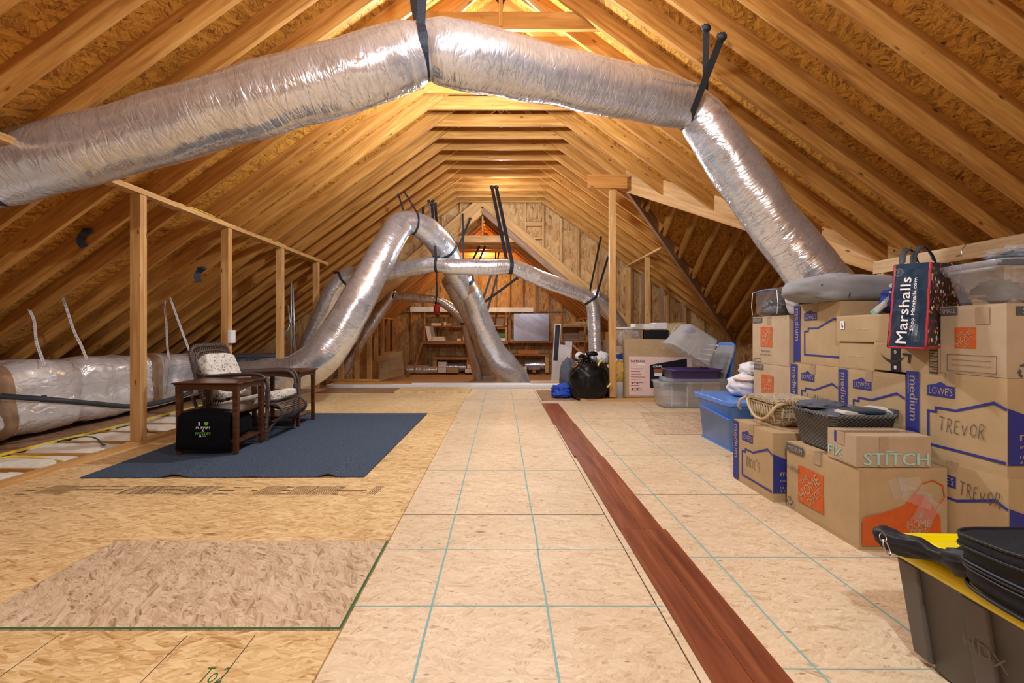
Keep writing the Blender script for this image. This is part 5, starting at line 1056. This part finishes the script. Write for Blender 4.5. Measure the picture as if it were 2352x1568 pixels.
# wicker chair: faces +X
ch = thing('wicker_chair', 'dark brown wicker armchair with patterned cushions between the two side tables', 'armchair', (-2.45, 4.375, FZ), -.02)
def ct(pts, r, m='rattan', seg=10, step=.02, closed=False):
    q, rr_ = smooth_path([(Vector(p), r) for p in pts], step); return MB().tube(q, rr_, m, seg)
HW = .235
for s_ in (-1, 1):
    y = s_*(HW+.03)
    part('front_leg', ct([(.335, y, 0), (.345, y, .15), (.352, y, .30), (.355, y, .42)], .017), ch, True)
    part('back_leg', ct([(-.26, y*.9, 0), (-.24, y*.9, .2), (-.22, y, .38)], .017), ch, True)
    part('arm', ct([(.355, y, .40), (.35, y, .50), (.315, y, .565), (.24, y, .59), (.05, y, .585), (-.18, y, .575), (-.29, y*.95, .60)], .014), ch, True)
    part('arm', ct([(.37, y+s_*.02, .30), (.375, y+s_*.022, .48), (.335, y+s_*.024, .575), (.25, y+s_*.024, .603), (.05, y+s_*.022, .60), (-.18, y+s_*.02, .588), (-.29, y, .61)], .011), ch, True)
    wr = MB(); wr2 = MB()
    for k_ in range(16): z = .01+.012*k_; wr.tube([(.337+.006*z+.020*math.cos(a), y+.020*math.sin(a), z) for a in [2*PI*i/10 for i in range(10)]], .0055, 'rattan', 6, closed=True)
    for k_ in range(7): z = .38+.012*k_; wr2.tube([(.354+.020*math.cos(a), y+.020*math.sin(a), z) for a in [2*PI*i/10 for i in range(10)]], .005, 'rattan', 6, closed=True)
    part('leg_wrapping', wr, ch, True); part('arm_wrapping', wr2, ch, True)
    part('side_rail', ct([(-.36, s_*HW, .40), (-.28, s_*HW, .24), (-.12, s_*HW, .215), (.10, s_*HW, .245), (.28, s_*HW, .30), (.38, s_*HW, .325), (.455, s_*HW, .30), (.475, s_*HW, .24), (.44, s_*HW, .19), (.38, s_*HW, .165)], .015), ch, True)
    part('brace', ct([(.34, y, .04), (.37, s_*HW, .12), (.43, s_*(HW-.02), .185)], .012), ch, True)
    part('brace', ct([(.34, y, .22), (.25, s_*HW, .20), (.1, s_*HW, .23)], .011), ch, True)
sl_ = MB(); prof = [(-.30, .26), (-.22, .225), (-.12, .215), (0, .23), (.10, .245), (.20, .275), (.28, .30), (.34, .318), (.38, .325), (.42, .32), (.455, .30), (.472, .27), (.475, .24), (.462, .21), (.44, .19), (.41, .175), (.38, .165)]
pp, _ = smooth_path([(Vector((x, 0, z)), 1) for x, z in prof], .0205)
for p in pp: sl_.tube([(p.x, -HW, p.z), (p.x, 0, p.z-.006), (p.x, HW, p.z)], .0062, 'rattan', 6)
part('seat_canes', sl_, ch, True)
bk = [(-.22, -HW, .28), (-.29, -HW-.015, .50), (-.335, -HW-.035, .72), (-.35, -HW-.03, .80), (-.355, -HW+.03, .845), (-.36, -.10, .852), (-.36, .10, .852), (-.355, HW-.03, .845), (-.35, HW+.03, .80), (-.335, HW+.035, .72), (-.29, HW+.015, .50), (-.22, HW, .28)]
part('back_frame', ct(bk, .018, step=.015), ch, True)
inn = [(-.21, -HW+.04, .28), (-.28, -HW+.03, .50), (-.325, -HW+.01, .70), (-.335, -HW+.045, .785), (-.345, 0, .805), (-.335, HW-.045, .785), (-.325, HW-.01, .70), (-.28, HW-.03, .50), (-.21, HW-.04, .28)]
part('back_frame', ct(inn, .010), ch, True, label='inner hoop of the chair back')
bs = MB()
for k_ in range(19):
    y = -.215+.43*k_/18; zt = .850-.25*max(0, abs(y)-.16)**1.3*3; bs.tube([(-.22, y, .27), (-.305, y*1.06, .55), (-.355, y*1.12, zt)], .006, 'rattan', 6)
wp, _ = smooth_path([(Vector(p), 1) for p in bk], .018)
for i, p in enumerate(wp[6:-6]):
    d = (wp[i+7]-wp[i+5]).normalized(); e = d.cross(Vector((.2, .3, 1))).normalized(); g_ = d.cross(e); bs.tube([p+(e*math.cos(a)+g_*math.sin(a))*.0195 for a in [2*PI*k/8 for k in range(8)]], .0045, 'rattan', 5, closed=True)
part('back_canes', bs, ch, True)
M = Matrix.Translation((-.225, .01, .560)) @ Matrix.Rotation(-.36, 4, 'Y')
part('back_cushion', superbox(MB(), (0, 0, 0), (.062, .235, .225), 'paisley', .42, .05, 51, 1.6, None, M), ch, True, label='cream cushion with dark paisley pattern')
M = Matrix.Translation((.12, 0, .335)) @ Matrix.Rotation(-.20, 4, 'Y')
part('seat_cushion', superbox(MB(), (0, 0, 0), (.31, .225, .048), 'paisley', .42, .06, 52, 1.8, None, M), ch, True, label='cream seat cushion with dark paisley pattern')
# ------------------------------------------------------------------ middle right pile
def px3(px, py, Y): return at(px, py, Y)
tv = thing('television_box', 'tall flat television carton with a pink printed front leaning behind clear bins', 'box', (1.83, 6.66, 0.04), .05)
TW, TH = 1.13, .86
Mv = Matrix.Rotation(-.06, 4, 'X') @ Matrix.Rotation(.018, 4, 'Y')
mb = MB().box((0, 0, 0), (TW, .14, TH), 'cardboard', Mv); f_ = Face(mb, Mv @ Vector((0, 0, 0)), Mv.to_3x3() @ Vector((1, 0, 0)), Mv.to_3x3() @ Vector((0, 0, 1)), .0015)
f_.rect(.05, .03, 1.0, .70*TH, 'pink_print'); f_.rect(.05, .40*TH, .55, .70*TH, 'cream_plastic', .9) if 0 else None
f_.text('SAMSUNG', .075, .60*TH, .215, .035, 'ink_black', 0, .03, 0, 3); f_.rect(.18, .55*TH, .29, .585*TH, 'ink_white', 2)
for q in range(9): f_.line([(.08, (.49-.047*q)*TH), (.08+(.17, .13, .15, .2, .14, .18, .12, .16, .17)[q], (.49-.047*q)*TH)], .008, 'rust_print', 2)
for q in range(4): f_.rect(.09+.07*(q % 2), (.13+.10*(q//2))*TH, .115+.07*(q % 2), (.16+.10*(q//2))*TH, 'ink_grey', 2)
f_.poly([(.36, .17*TH), (.92, .10*TH), (.92, .68*TH), (.36, .56*TH)], 'screen_print', 2); f_.text('CONAN', .41, .515*TH, .13, .030, 'ink_white', .05, .03, 0, 3); f_.rect(.42, .40*TH, .55, .50*TH, 'rust_print', 2.5); f_.rect(.43, .37*TH, .54, .42*TH, 'ink_white', 3)
f_.rect(.55, .26*TH, .66, .33*TH, 'grid_print', 3); f_.rect(.43, .21*TH, .47, .25*TH, 'sky_print', 3); f_.rect(.52, .21*TH, .56, .25*TH, 'ink_teal', 3); f_.line([(.44, .11*TH), (.62, .14*TH)], .012, 'ink_black', 3)
[f_.rect(.26+.04*q, .82*TH, .285+.04*q, .82*TH+.03+.012*(q % 2), 'cardboard_grey', 2) for q in range(14)]
part('carton', mb, tv, bev=.006)
t = thing('storage_bin', 'lower clear plastic bin on the floor in front of the television carton', 'storage bin', (2.62, 6.12, 0))
part('bin_body', tub(None, 0, .98, .36, 1.06, .42, .345, 'clear_plastic', .018, .005, rc=.09), t, True)
part('bin_rib', MB().box((-.40, -.20, .03), (-.385, -.185, .30), 'clear_plastic').box((-.2, -.205, .03), (-.185, -.19, .30), 'clear_plastic').box((.0, -.205, .03), (.015, -.19, .30), 'clear_plastic'), t)
t = thing('storage_bin', 'dark purple plastic tote bottom resting on the lower clear bin', 'storage bin', (2.56, 6.12, .348))
part('bin_body', tub(None, 0, .60, .34, .66, .40, .16, 'purple_plastic', .02, .005, rc=.06), t, True); part('lid_panel', superbox(MB(), (.05, 0, .02), (.42, .23, .018), 'clear_plastic', .2, 0, 1, 1), t, True, label='pale lid beneath')
Mt = Matrix.Translation((2.62, 6.08, .60)) @ Matrix.Rotation(.62, 4, 'Y') @ Matrix.Rotation(PI, 4, 'X')
t = thing('storage_bin', 'big ribbed clear plastic bin tipped upside down on the purple tote', 'storage bin', (2.55, 6.10, .51))
mb = tub(None, 0, .44, .34, .58, .44, .36, 'clear_plastic', .02, .005, rc=.07)
for q in range(6): mb.box((-.25+.09*q, -.215, .03), (-.243+.09*q, -.19, .32), 'clear_plastic')
for q in range(4): mb.box((.22, -.18, .06+.075*q), (.262, .18, .067+.075*q), 'ink_white')
mb.v = [Matrix.Translation((.02, 0, .335)) @ Matrix.Rotation(.55, 4, 'Y') @ Matrix.Rotation(PI, 4, 'X') @ Matrix.Translation((0, 0, -.18)) @ p for p in mb.v]
part('bin_body', mb, t, True); 
t2 = MB().blob((0, 0, 0), (.09, .1, .03), 'purple_plastic', .1, 2, 1, 20, 10); t2.v = [p+Vector((-.02, 0, .50)) for p in t2.v]; part('handle', t2, t, True, label='dark purple handle clip')
solo('bin_lid', MB().beam((3.12, 6.3, .36), (2.98, 6.38, .80), .44, .025, 'grey_metal', (0, 1, 0)) if 0 else superbox(MB(), (0, 0, 0), (.02, .24, .26), 'grey_cloth', .3, 0, 1, 1, None, Matrix.Translation((3.02, 6.25, .57)) @ Matrix.Rotation(.35, 4, 'Y')), 'grey bin lid standing on edge right of the purple tote', 'lid', smooth=True)
solo('bin_lid', superbox(MB(), (0, 0, 0), (.022, .24, .26), 'blue_plastic', .3, 0, 1, 1, None, Matrix.Translation((3.09, 6.28, .60)) @ Matrix.Rotation(.12, 4, 'Y')), 'bright blue bin lid standing on edge behind the blue tote', 'lid', smooth=True)
solo('flat_case', superbox(MB(), (3.35, 6.2, .33), (.22, .2, .04), 'slate_cloth', .3, .02, 1, 2), 'flat grey case lying right of the blue lid in the shade', 'case', smooth=True)
solo('floor_box', MB().box((3.1, 6.0, 0), (3.55, 6.45, .29), 'cardboard_dark'), 'dim brown box under the flat grey case', 'box', bev=.006)
# black trash bag
t = thing('trash_bag', 'full black trash bag tied at the top beside the tall post', 'trash bag', (1.30, 6.72, .0))
part('bag', MB().blob((0, 0, .27), (.30, .26, .30), 'bag_black', .07, 1.6, 61, 72, 44, .004, .82), t, True)
kn = MB(); 
for i in range(16):
    a = 2*PI*i/16; kn.tube([(.04*math.cos(a)-.03, .04*math.sin(a), .61), (.10*math.cos(a)-.03, .09*math.sin(a), .575), (.19*math.cos(a)-.02, .17*math.sin(a), .50)], [.011, .013, .004], 'bag_black', 6)
part('gathers', kn, t, True)
part('knot', MB().blob((-.03, 0, .625), (.05, .045, .035), 'bag_black', .35, 3, 62, 24, 16).blob((.05, -.0, .675), (.085, .03, .035), 'bag_black', .45, 3, 63, 24, 14).blob((-.10, .0, .64), (.05, .03, .03), 'bag_black', .4, 3, 64, 20, 12), t, True)
t = thing('trash_bag', 'second darker bag slumped just right of the tied black trash bag', 'trash bag', (1.50, 7.0, .0)); part('bag', MB().blob((0, 0, .24), (.24, .24, .27), 'bag_black', .12, 2, 65, 48, 28, .002, .85), t, True)
solo('blue_cloth', MB().blob((.98, 6.95, .10), (.20, .16, .11), 'royal_cloth', .32, 2.6, 66, 56, 30, .0).blob((.92, 6.85, .06), (.16, .10, .06), 'royal_cloth', .3, 3, 67, 40, 20, .0), 'heap of bright blue cloth on the floor at the foot of the black trash bag', 'cloth', smooth=True)
solo('dark_bag', MB().blob((1.06, 7.15, .30), (.14, .14, .30), 'slate_cloth', .18, 2.4, 68, 40, 26, .0), 'dark slate cloth bag left of and behind the black trash bag', 'bag', smooth=True)
t = thing('blanket_roll', 'striped white and grey bedding rolled behind the black trash bag', 'bedding', (1.45, 7.15, .0))
part('box_below', MB().box((-.25, -.02, 0), (.30, .3, .52), 'cardboard_dark'), t, label='dark box underneath')
rl = MB()
for k_ in range(9):
    x = -.16+.045*k_; rl.blob((x, -.04+.01*(k_ % 2), .60-.004*k_), (.034, .085, .07+.006*math.sin(k_)), 'white_cloth' if k_ % 2 else 'grey_cloth', .06, 2, 70+k_, 20, 14)
part('bedding', rl.blob((.12, -.02, .60), (.13, .10, .10), 'white_cloth', .12, 2, 69, 32, 18).blob((-.22, -.03, .62), (.07, .07, .06), 'white_cloth', .3, 3, 71, 24, 14), t, True)
t = thing('cream_bucket', 'cream bucket with yellow cloths draped over it, right of the tall post', 'bucket', (1.79, 6.95, .0))
part('bucket', MB().tube([(0, 0, .0), (0, 0, .01), (0, 0, .24), (0, 0, .25)], [.125, .14, .155, .155], 'white_cloth', 32), t, True); part('bucket_top', MB().tube([(0, 0, .25), (0, 0, .5)], [.15, .16], 'yellow_cloth', 32), t, True, label='yellow upper part')
part('yellow_cloth', MB().blob((-.02, -.12, .42), (.09, .06, .15), 'yellow_cloth', .3, 3, 75, 32, 24), t, True); part('clothes', MB().blob((.03, 0, .56), (.14, .12, .07), 'white_cloth', .25, 3, 76, 32, 18).blob((.04, -.05, .62), (.10, .08, .04), 'royal_cloth', .3, 3, 77, 24, 14).blob((-.0, .05, .66), (.12, .08, .04), 'flower_cloth', .3, 3, 78, 24, 14), t, True, label='mixed cloths on top')
solo('yellow_hose', MB().tube([Vector((1.50+.115*math.cos(a), 6.56-.0+.02*math.sin(a), .40+.20*math.sin(a))) for a in [R(100+i*12) for i in range(19)]], .014, 'yellow_cloth', 8), 'yellow loop hanging between the black trash bag and the tall post', 'strap', smooth=True)
# pile behind
def cbox(name, a, b, mat, label, cat, group=None, bev=.004): return solo(name, MB().box(a, b, mat), label, cat, group, bev=bev)
p = at(1412, 757, 7.35)
cbox('pile_table', (1.75, 7.2, 0), (2.65, 7.8, .86), 'cardboard_dark', 'stacked dark cartons behind the television carton', 'box')
cbox('open_carton', (1.84, 7.22, .862), (2.26, 7.7, 1.045), 'cardboard', 'open brown carton under white foam pieces', 'box')
cbox('black_carton', (2.27, 7.2, .862), (2.66, 7.6, 1.03), 'screen_print', 'black sided carton right of the open brown carton', 'box')
t = thing('foam_packing', 'white foam packing pieces stacked on the open brown carton', 'foam', (1.84, 7.2, 1.046)); part('foam_slab', MB().box((-.02, 0, 0), (.62, .45, .03), 'white_paint'), t, bev=.004); part('foam_block', MB().box((.30, .02, .031), (.62, .3, .085), 'white_paint').box((.62, .02, .0), (.80, .3, .10), 'white_paint'), t, bev=.006)
solo('bubble_wrap', MB().blob((1.97, 6.98, .90), (.17, .09, .15), 'clear_film', .35, 4, 81, 40, 24), 'crumpled bubble wrap hanging in front of the open brown carton', 'bubble wrap', smooth=True)
t = thing('bagged_roll', 'brown paper wrapped carton corner between the tall post and the television carton', 'box', (1.78, 7.05, 0.0)); part('carton', MB().box((0, 0, .0), (.30, .12, .78), 'cardboard_grey'), t, bev=.01)
for j, (x0, x1, z1, y, m_) in enumerate(((2.74, 3.04, 1.15, 7.5, 'tan_osb'), (3.04, 3.26, 1.17, 7.9, 'stud_wood'), (3.3, 3.6, .95, 8.1, 'brown_osb'))):
    mb = MB().box((x0, 0, 0), (x1, .02, z1), m_); mb.v = [Matrix.Translation((0, y, 0)) @ Matrix.Rotation(-.08, 4, 'X') @ p for p in mb.v]
    solo('board_offcut', mb, ('pale strand board offcut standing right of the white foam', 'narrow board standing behind the pale strand board offcut', 'low dim offcut standing furthest right behind the carton')[j], 'offcut', 'offcuts standing behind the pile')
# ------------------------------------------------------------------ far wing furniture
YS = 12.9; KB = YS/F
def bx_(px0, py0, px1, py1, Y, dep): a = at(px0, py1, Y); b = at(px1, py0, Y); return (a.x, Y, a.z), (b.x, Y+dep, b.z)
def bpart(n, par, r, Y, dep, mat, lb=None): a, b = bx_(*r, Y, dep); return part(n, MB().box(a, b, mat), par, label=lb, world=True)
zf = -.2
sh = thing('wall_shelf', 'long wooden shelf unit on the far back wall', 'shelf', tuple(at(1070, 786, 12.7)))
bpart('bench_top', sh, (970, 783, 1167, 790), 12.7, .6, 'shelf_wood')
bpart('shelf_board', sh, (975, 748, 1165, 750), 12.95, .36, 'shelf_wood'); bpart('shelf_board', sh, (973, 714.5, 1166, 717), 12.95, .36, 'shelf_wood')
for x in (973, 1063, 1161): bpart('upright', sh, (x, 717, x+4, 783), 12.95, .04, 'stud_wood'); 
bpart('side_panel', sh, (1167, 727, 1174, 786), 12.95, .3, 'shelf_wood')
for x in (975, 1160): bpart('leg', sh, (x, 790, x+5, 857), 13.1, .08, 'shelf_wood')
dl = thing('leaning_plank', 'thin plank leaning against the left end of the long shelf unit', 'plank', tuple(at(950, 856, 12.5))); part('plank', MB().beam(at(950, 856, 12.4), at(970, 786, 12.65), .06, .03, 'shelf_wood', (1, 0, 0)), dl, world=True)
solo('leaning_plank', MB().beam(at(976, 790, 13.0), at(983, 830, 13.1), .05, .03, 'shelf_wood', (0, 1, 0)).beam(at(978, 790, 13.0), at(980, 855, 13.12), .05, .03, 'shelf_wood', (0, 1, 0)), 'dim brace under the left end of the long shelf unit', 'brace')
solo('white_board', MB().box(*bx_(942, 705, 1098, 716, 12.8, .04), 'white_paint'), 'white painted board above the left part of the shelves', 'board', bev=.004)
solo('white_board', MB().box(*bx_(1122, 706, 1225, 717, 12.8, .04), 'white_paint'), 'white painted board above the foil faced panel', 'board', bev=.004)
for j, (r, post) in enumerate((((994, 820, 1080, 826), (994, 1003)), ((1165, 813, 1260, 817), (1252, 1260)))):
    t = thing('low_bench', ('low wooden bench with white cartons beneath, left of the big duct', 'low wooden bench right of the big duct')[j], 'bench', tuple(at(r[0], 857, 12.9)), group='low benches at the back wall')
    bpart('bench_top', t, r, 12.75, .5, 'shelf_wood'); bpart('leg', t, (post[0], r[3], post[1], 856), 12.8, .1, 'stud_wood')
    bpart('leg', t, ((1072, r[3], 1080, 856) if j == 0 else (1166, r[3], 1174, 856)), 12.8, .1, 'stud_wood')
solo('wood_block', MB().box(*bx_(1190, 803, 1237, 812.7, 12.85, .2), 'orange_wood'), 'orange wood block on the right low bench', 'block', bev=.004)
fo = solo('foil_board', MB().box(*bx_(1180, 720, 1260, 783, 12.85, .03), 'foil_flat') if 'foil_flat' in MT else MB(), 'foil board', 'board') if 0 else None
plain('foil_flat', (.34, .33, .40), .30, .8, bump=.12, bscale=6); plain('book_green', (.08, .25, .04), .6)
t = thing('foil_board', 'silver foil faced insulation board with diagonal lines on the far shelf', 'board', tuple(at(1220, 783, 12.85)))
mb = MB(); a, b = bx_(1180, 720, 1260, 783, 12.85, .03); mb.box(a, b, 'foil_flat'); f_ = Face(mb, a, (1, 0, 0), (0, 0, 1), .002); W_, H_ = b[0]-a[0], b[2]-a[2]
for x0, y0, x1, y1 in ((.08, .93, .95, .22), (.4, .97, .97, .5), (.05, .62, .55, .05), (.12, .4, .45, .06), (.7, .98, .98, .75)): f_.line([(x0*W_, y0*H_), (x1*W_, y1*H_)], .008, 'packing_tape')
part('board', mb, t, world=True)
solo('shelf_board', MB().box(*bx_(1170, 784, 1276, 787, 12.8, .5), 'shelf_wood'), 'shelf board carrying the foil faced board', 'shelf')
# things on and under the shelves
it = [((1006, 831, 1025, 844), 12.8, .3, 'white_paint', 'white carton on top of another under the left low bench', 'box'), ((1006, 844.5, 1025, 856.5), 12.8, .3, 'white_paint', 'lower white carton under the left low bench', 'box'),
      ((1026, 844, 1053, 857), 12.78, .3, 'cardboard', 'small open brown carton right of the white cartons', 'box'), ((1073, 838, 1087, 846), 12.72, .3, 'white_paint', 'pale carton behind the foot of the thin duct, upper one', 'box'), ((1068, 847, 1088, 856), 12.72, .3, 'cream_plastic', 'pale carton behind the foot of the thin duct, lower one', 'box'),
      ((1196, 842, 1210, 849), 12.8, .3, 'cream_plastic', 'upper pale carton right of the big duct foot', 'box'), ((1196, 849.5, 1210, 857), 12.8, .3, 'white_paint', 'lower pale carton right of the big duct foot', 'box'), ((1214, 842, 1240, 849), 12.78, .3, 'grey_cloth', 'grey slab under the right low bench', 'slab'), ((1223, 849.5, 1231, 856), 12.78, .1, 'orange_wood', 'small orange block under the grey slab', 'block'),
      ((991, 742, 1013, 748), 13, .2, 'cream_plastic', 'pile of pale trim pieces on the middle shelf', 'trim pieces'), ((1019, 739, 1025, 748), 13, .1, 'cream_plastic', 'small pale upright carton on the middle shelf', 'box'), ((1026, 742, 1037, 748), 13, .1, 'stud_wood', 'small wooden parts beside the pale upright carton', 'wood parts'),
      ((993, 773, 1020, 778), 12.85, .25, 'cream_plastic', 'stack of cream panels lying on the bench top, upper', 'panels'), ((993, 778.5, 1022, 783), 12.85, .25, 'white_paint', 'stack of white panels lying on the bench top, lower', 'panels'), ((1050, 777, 1058, 783), 12.85, .1, 'cream_plastic', 'tiny cream carton on the bench top', 'box'),
      ((1143, 766, 1160, 775), 12.95, .2, 'book_green', 'green packet on the right end of the bench top', 'packet'), ((1143, 776, 1161, 783), 12.95, .2, 'cream_plastic', 'white packet under the green one', 'packet'), ((1140, 731, 1159, 746.5), 13.05, .2, 'cardboard_grey', 'brown carton on the right of the middle shelf', 'box'), ((1136, 746.6, 1155, 748), 13.0, .2, 'white_paint', 'thin white board on the right of the middle shelf', 'board'), ((1141, 751, 1160, 756), 13.0, .2, 'orange_wood', 'orange wood piece under the middle shelf', 'block'),
      ((1085, 765, 1093, 783), 12.9, .15, 'yellow_cloth', 'yellowish packet between the thin and the big duct', 'packet'), ((1172, 778, 1178, 784), 12.85, .1, 'rafter_wood', 'small wooden piece left of the foil board', 'block'), ((986, 711, 1003, 714.5), 12.95, .15, 'slate_cloth', 'dark object on the top shelf beside the red lantern', 'tool'), ((1046, 744, 1062, 748), 13, .1, 'slate_cloth', 'dark tools on the middle shelf', 'tool')]
for r, Y, dep, m_, la, ca in it: solo(la.split(' ')[-1] if 0 else {'box': 'small_box', 'slab': 'grey_slab', 'block': 'wood_block', 'trim pieces': 'trim_pile', 'wood parts': 'wood_pile', 'panels': 'panel_stack', 'packet': 'packet', 'board': 'thin_board', 'tool': 'hand_tool'}[ca], MB().box(*bx_(*r, Y, dep), m_), la, ca, 'small things stored on the far shelves', bev=.006)
q_ = at(983, 783, 12.9)
solo('offcut_sheet', MB().prism([(0, 0), (.13, 0), (.03, .42), (-.08, .42)], .02, 'cream_plastic', Matrix(((1, 0, 0, q_.x), (0, 0, 1, 12.9), (0, 1, 0, q_.z), (0, 0, 0, 1)))), 'cream sheet leaning on the left end of the bench top', 'sheet')
solo('offcut_sheet', MB().prism([(.13, 0), (.24, 0), (.14, .40), (.03, .42)], .02, 'grey_cloth', Matrix(((1, 0, 0, q_.x), (0, 0, 1, 12.93), (0, 1, 0, q_.z), (0, 0, 0, 1)))), 'grey sheet leaning just right of the cream one on the bench top', 'sheet')
lt_ = at(1003, 707, 10.1); t = thing('lantern', 'small red lantern hanging from the thin far duct', 'lantern', (lt_.x, 10.1, at(1003, 719, 10.1).z))
part('body', MB().tube([(0, 0, 0), (0, 0, .02), (0, 0, .13), (0, 0, .17), (0, 0, .20)], [.06, .072, .072, .045, .03], 'red_paint', 20), t, True); part('hook', MB().tube([(0, 0, .2), (.012, 0, .23), (0, 0, .25), (-.012, 0, .23)], .006, 'ink_black', 6), t, True)
# leaning cardboard at left of the wing, panels at right
def leaner(px0, py0, px1, py1, Y, lean, tilt, th, mat, name, label, cat, group, lines=0, zf=-.2):
    a = at(px0, py1, Y); b = at(px1, py0, Y); W_ = b.x-a.x; H_ = b.z-zf
    M = Matrix.Translation((a.x, Y, zf)) @ Matrix.Rotation(tilt, 4, 'Y') @ Matrix.Rotation(-lean, 4, 'X'); mb = MB().box((0, 0, 0), (W_, th, H_), mat, M)
    f_ = Face(mb, M @ Vector((0, 0, 0)), M.to_3x3() @ Vector((1, 0, 0)), M.to_3x3() @ Vector((0, 0, 1)), .002)
    for q in range(lines):
        f_.line([(0.02, H_*(q+1)/(lines+1)), (W_-.02, H_*(q+1)/(lines+1))], .006, 'cardboard_dark')
    if lines: f_.line([(W_*.45, 0), (W_*.45, H_)], .006, 'cardboard_dark')
    return solo(name, mb, label, cat, group)
leaner(872, 812, 930, 868, 11.2, .45, -.22, .02, 'cardboard', 'door_panel', 'large cardboard sheet with creases leaning at the left of the wing floor', 'panel', 'sheets leaning at the left of the wing', 3)
leaner(880, 806, 912, 866, 11.6, .35, -.15, .02, 'orange_wood', 'door_panel', 'orange brown sheet leaning behind the creased cardboard', 'panel', 'sheets leaning at the left of the wing')
leaner(935, 822, 941, 862, 11.9, .2, -.5, .02, 'shelf_wood', 'door_panel', 'thin strip leaning right of the creased cardboard', 'panel', 'sheets leaning at the left of the wing')
t = thing('picture_frame', 'tall narrow white framed mirror leaning at the right of the far wing', 'mirror', tuple(at(1268, 858, 11.3))); a = at(1266, 862, 11.2); M = Matrix.Translation((a.x, 11.2, -.2)) @ Matrix.Rotation(.075, 4, 'Y') @ Matrix.Rotation(-.1, 4, 'X'); W_, H_ = .16, 1.42
part('frame', MB().box((0, 0, 0), (.02, .03, H_), 'white_paint', M).box((W_-.02, 0, 0), (W_, .03, H_), 'white_paint', M).box((.02, 0, H_-.03), (W_-.02, .03, H_), 'white_paint', M).box((.02, 0, 0), (W_-.02, .03, .5), 'white_paint', M), t, world=True); part('glass', MB().box((.02, .01, .5), (W_-.02, .02, H_-.03), 'mirror_dark', M), t, world=True, label='dark glass')
leaner(1277, 790, 1294, 866, 11.0, .12, .10, .03, 'white_cloth', 'painted_panel', 'chipped white painted panel leaning right of the tall mirror', 'panel', 'white panels at the right of the wing')
leaner(1292, 796, 1304, 868, 10.9, .12, .12, .03, 'cream_plastic', 'painted_panel', 'pale panel leaning second right of the tall mirror', 'panel', 'white panels at the right of the wing')
leaner(1296, 783, 1312, 868, 11.2, .1, .04, .03, 'white_cloth', 'painted_panel', 'wider worn white panel leaning behind the others by the dark bag', 'panel', 'white panels at the right of the wing')
t = thing('side_shelf', 'rough wooden shelf with scraps in front of the right knee wall of the wing', 'shelf', tuple(at(1320, 783, 11.5)))
bpart('top_board', t, (1284, 748, 1398, 751), 11.4, .5, 'shelf_wood'); bpart('shelf_board', t, (1284, 783, 1398, 786), 11.4, .5, 'shelf_wood'); bpart('upright', t, (1285, 751, 1290, 783), 11.4, .06, 'stud_wood'); bpart('upright', t, (1330, 751, 1341, 866), 11.7, .06, 'shelf_wood'); bpart('back_panel', t, (1292, 751, 1340, 783), 11.85, .02, 'grey_wood')
part('brace', MB().beam(at(1310, 787, 11.4), at(1336, 812, 11.45), .05, .03, 'stud_wood', (0, 1, 0)), t, world=True)
solo('wood_scraps', MB().box(*bx_(1318, 739, 1347, 742, 11.45, .2), 'stud_wood').box(*bx_(1322, 742.3, 1344, 744.5, 11.42, .2), 'pale_wood').box(*bx_(1296, 744, 1330, 747.8, 11.4, .25), 'stud_wood'), 'scraps of wood piled on the rough shelf', 'wood scraps')
# pipes by the short studs
t = thing('white_pipes', 'white plastic drain pipes with an elbow behind the short studs', 'pipe', tuple(at(815, 860, 10.6)))
part('pipe', MB().tube([at(800, 824, 10.6), at(818, 826, 10.6), at(821, 832, 10.6), at(820, 862, 10.6)], .035, 'white_paint', 12), t, True, world=True)
solo('white_bucket', MB().tube([at(812, 866, 10.5), at(812, 845, 10.5)], [.11, .12], 'cream_plastic', 20), 'cream tub behind the short studs at the foot of the white pipe', 'tub', smooth=True)

# ------------------------------------------------------------------ small pieces that belong to a part
SUB = {'zip_pull': 'zip_flap', 'lid_cloth': 'basket_lid', 'latch': 'bin_lid', 'flap_gap': 'packing_tape', 'packing_tape': 'carton', 'loose_tape': 'carton', 'leg_wrapping': 'front_leg', 'arm_wrapping': 'arm',
       'embossed_letters': 'tote_body', 'body_rib': 'tote_body', 'side_ridge': 'tote_body', 'zip_tape': 'bag_body', 'tie': 'hose', 'tape_band': 'foil_sleeve', 'nailed_end': 'webbing', 'printed_words': 'bag_front', 'stakes': 'basket_body', 'cloth_panel': 'basket_body', 'seam': 'cloth', 'piping': 'vinyl_cover', 'shoe_sole': 'shoe'}
base_ = lambda n: n.split('.')[0]
for root in [o for o in COL.objects if o.parent is None and o.type == 'EMPTY']:
    kids = [o for o in COL.objects if o.parent == root]
    depth = {}
    for k_ in kids:
        p_ = SUB.get(base_(k_.name))
        if not p_ or base_(k_.name) == 'flap_gap': continue
        cand = [q for q in kids if base_(q.name) == p_]
        if not cand: continue
        cc_ = sum((Vector(c) for c in k_.bound_box), Vector())/8
        k_.parent = min(cand, key=lambda q: (sum((Vector(c) for c in q.bound_box), Vector())/8-cc_).length)
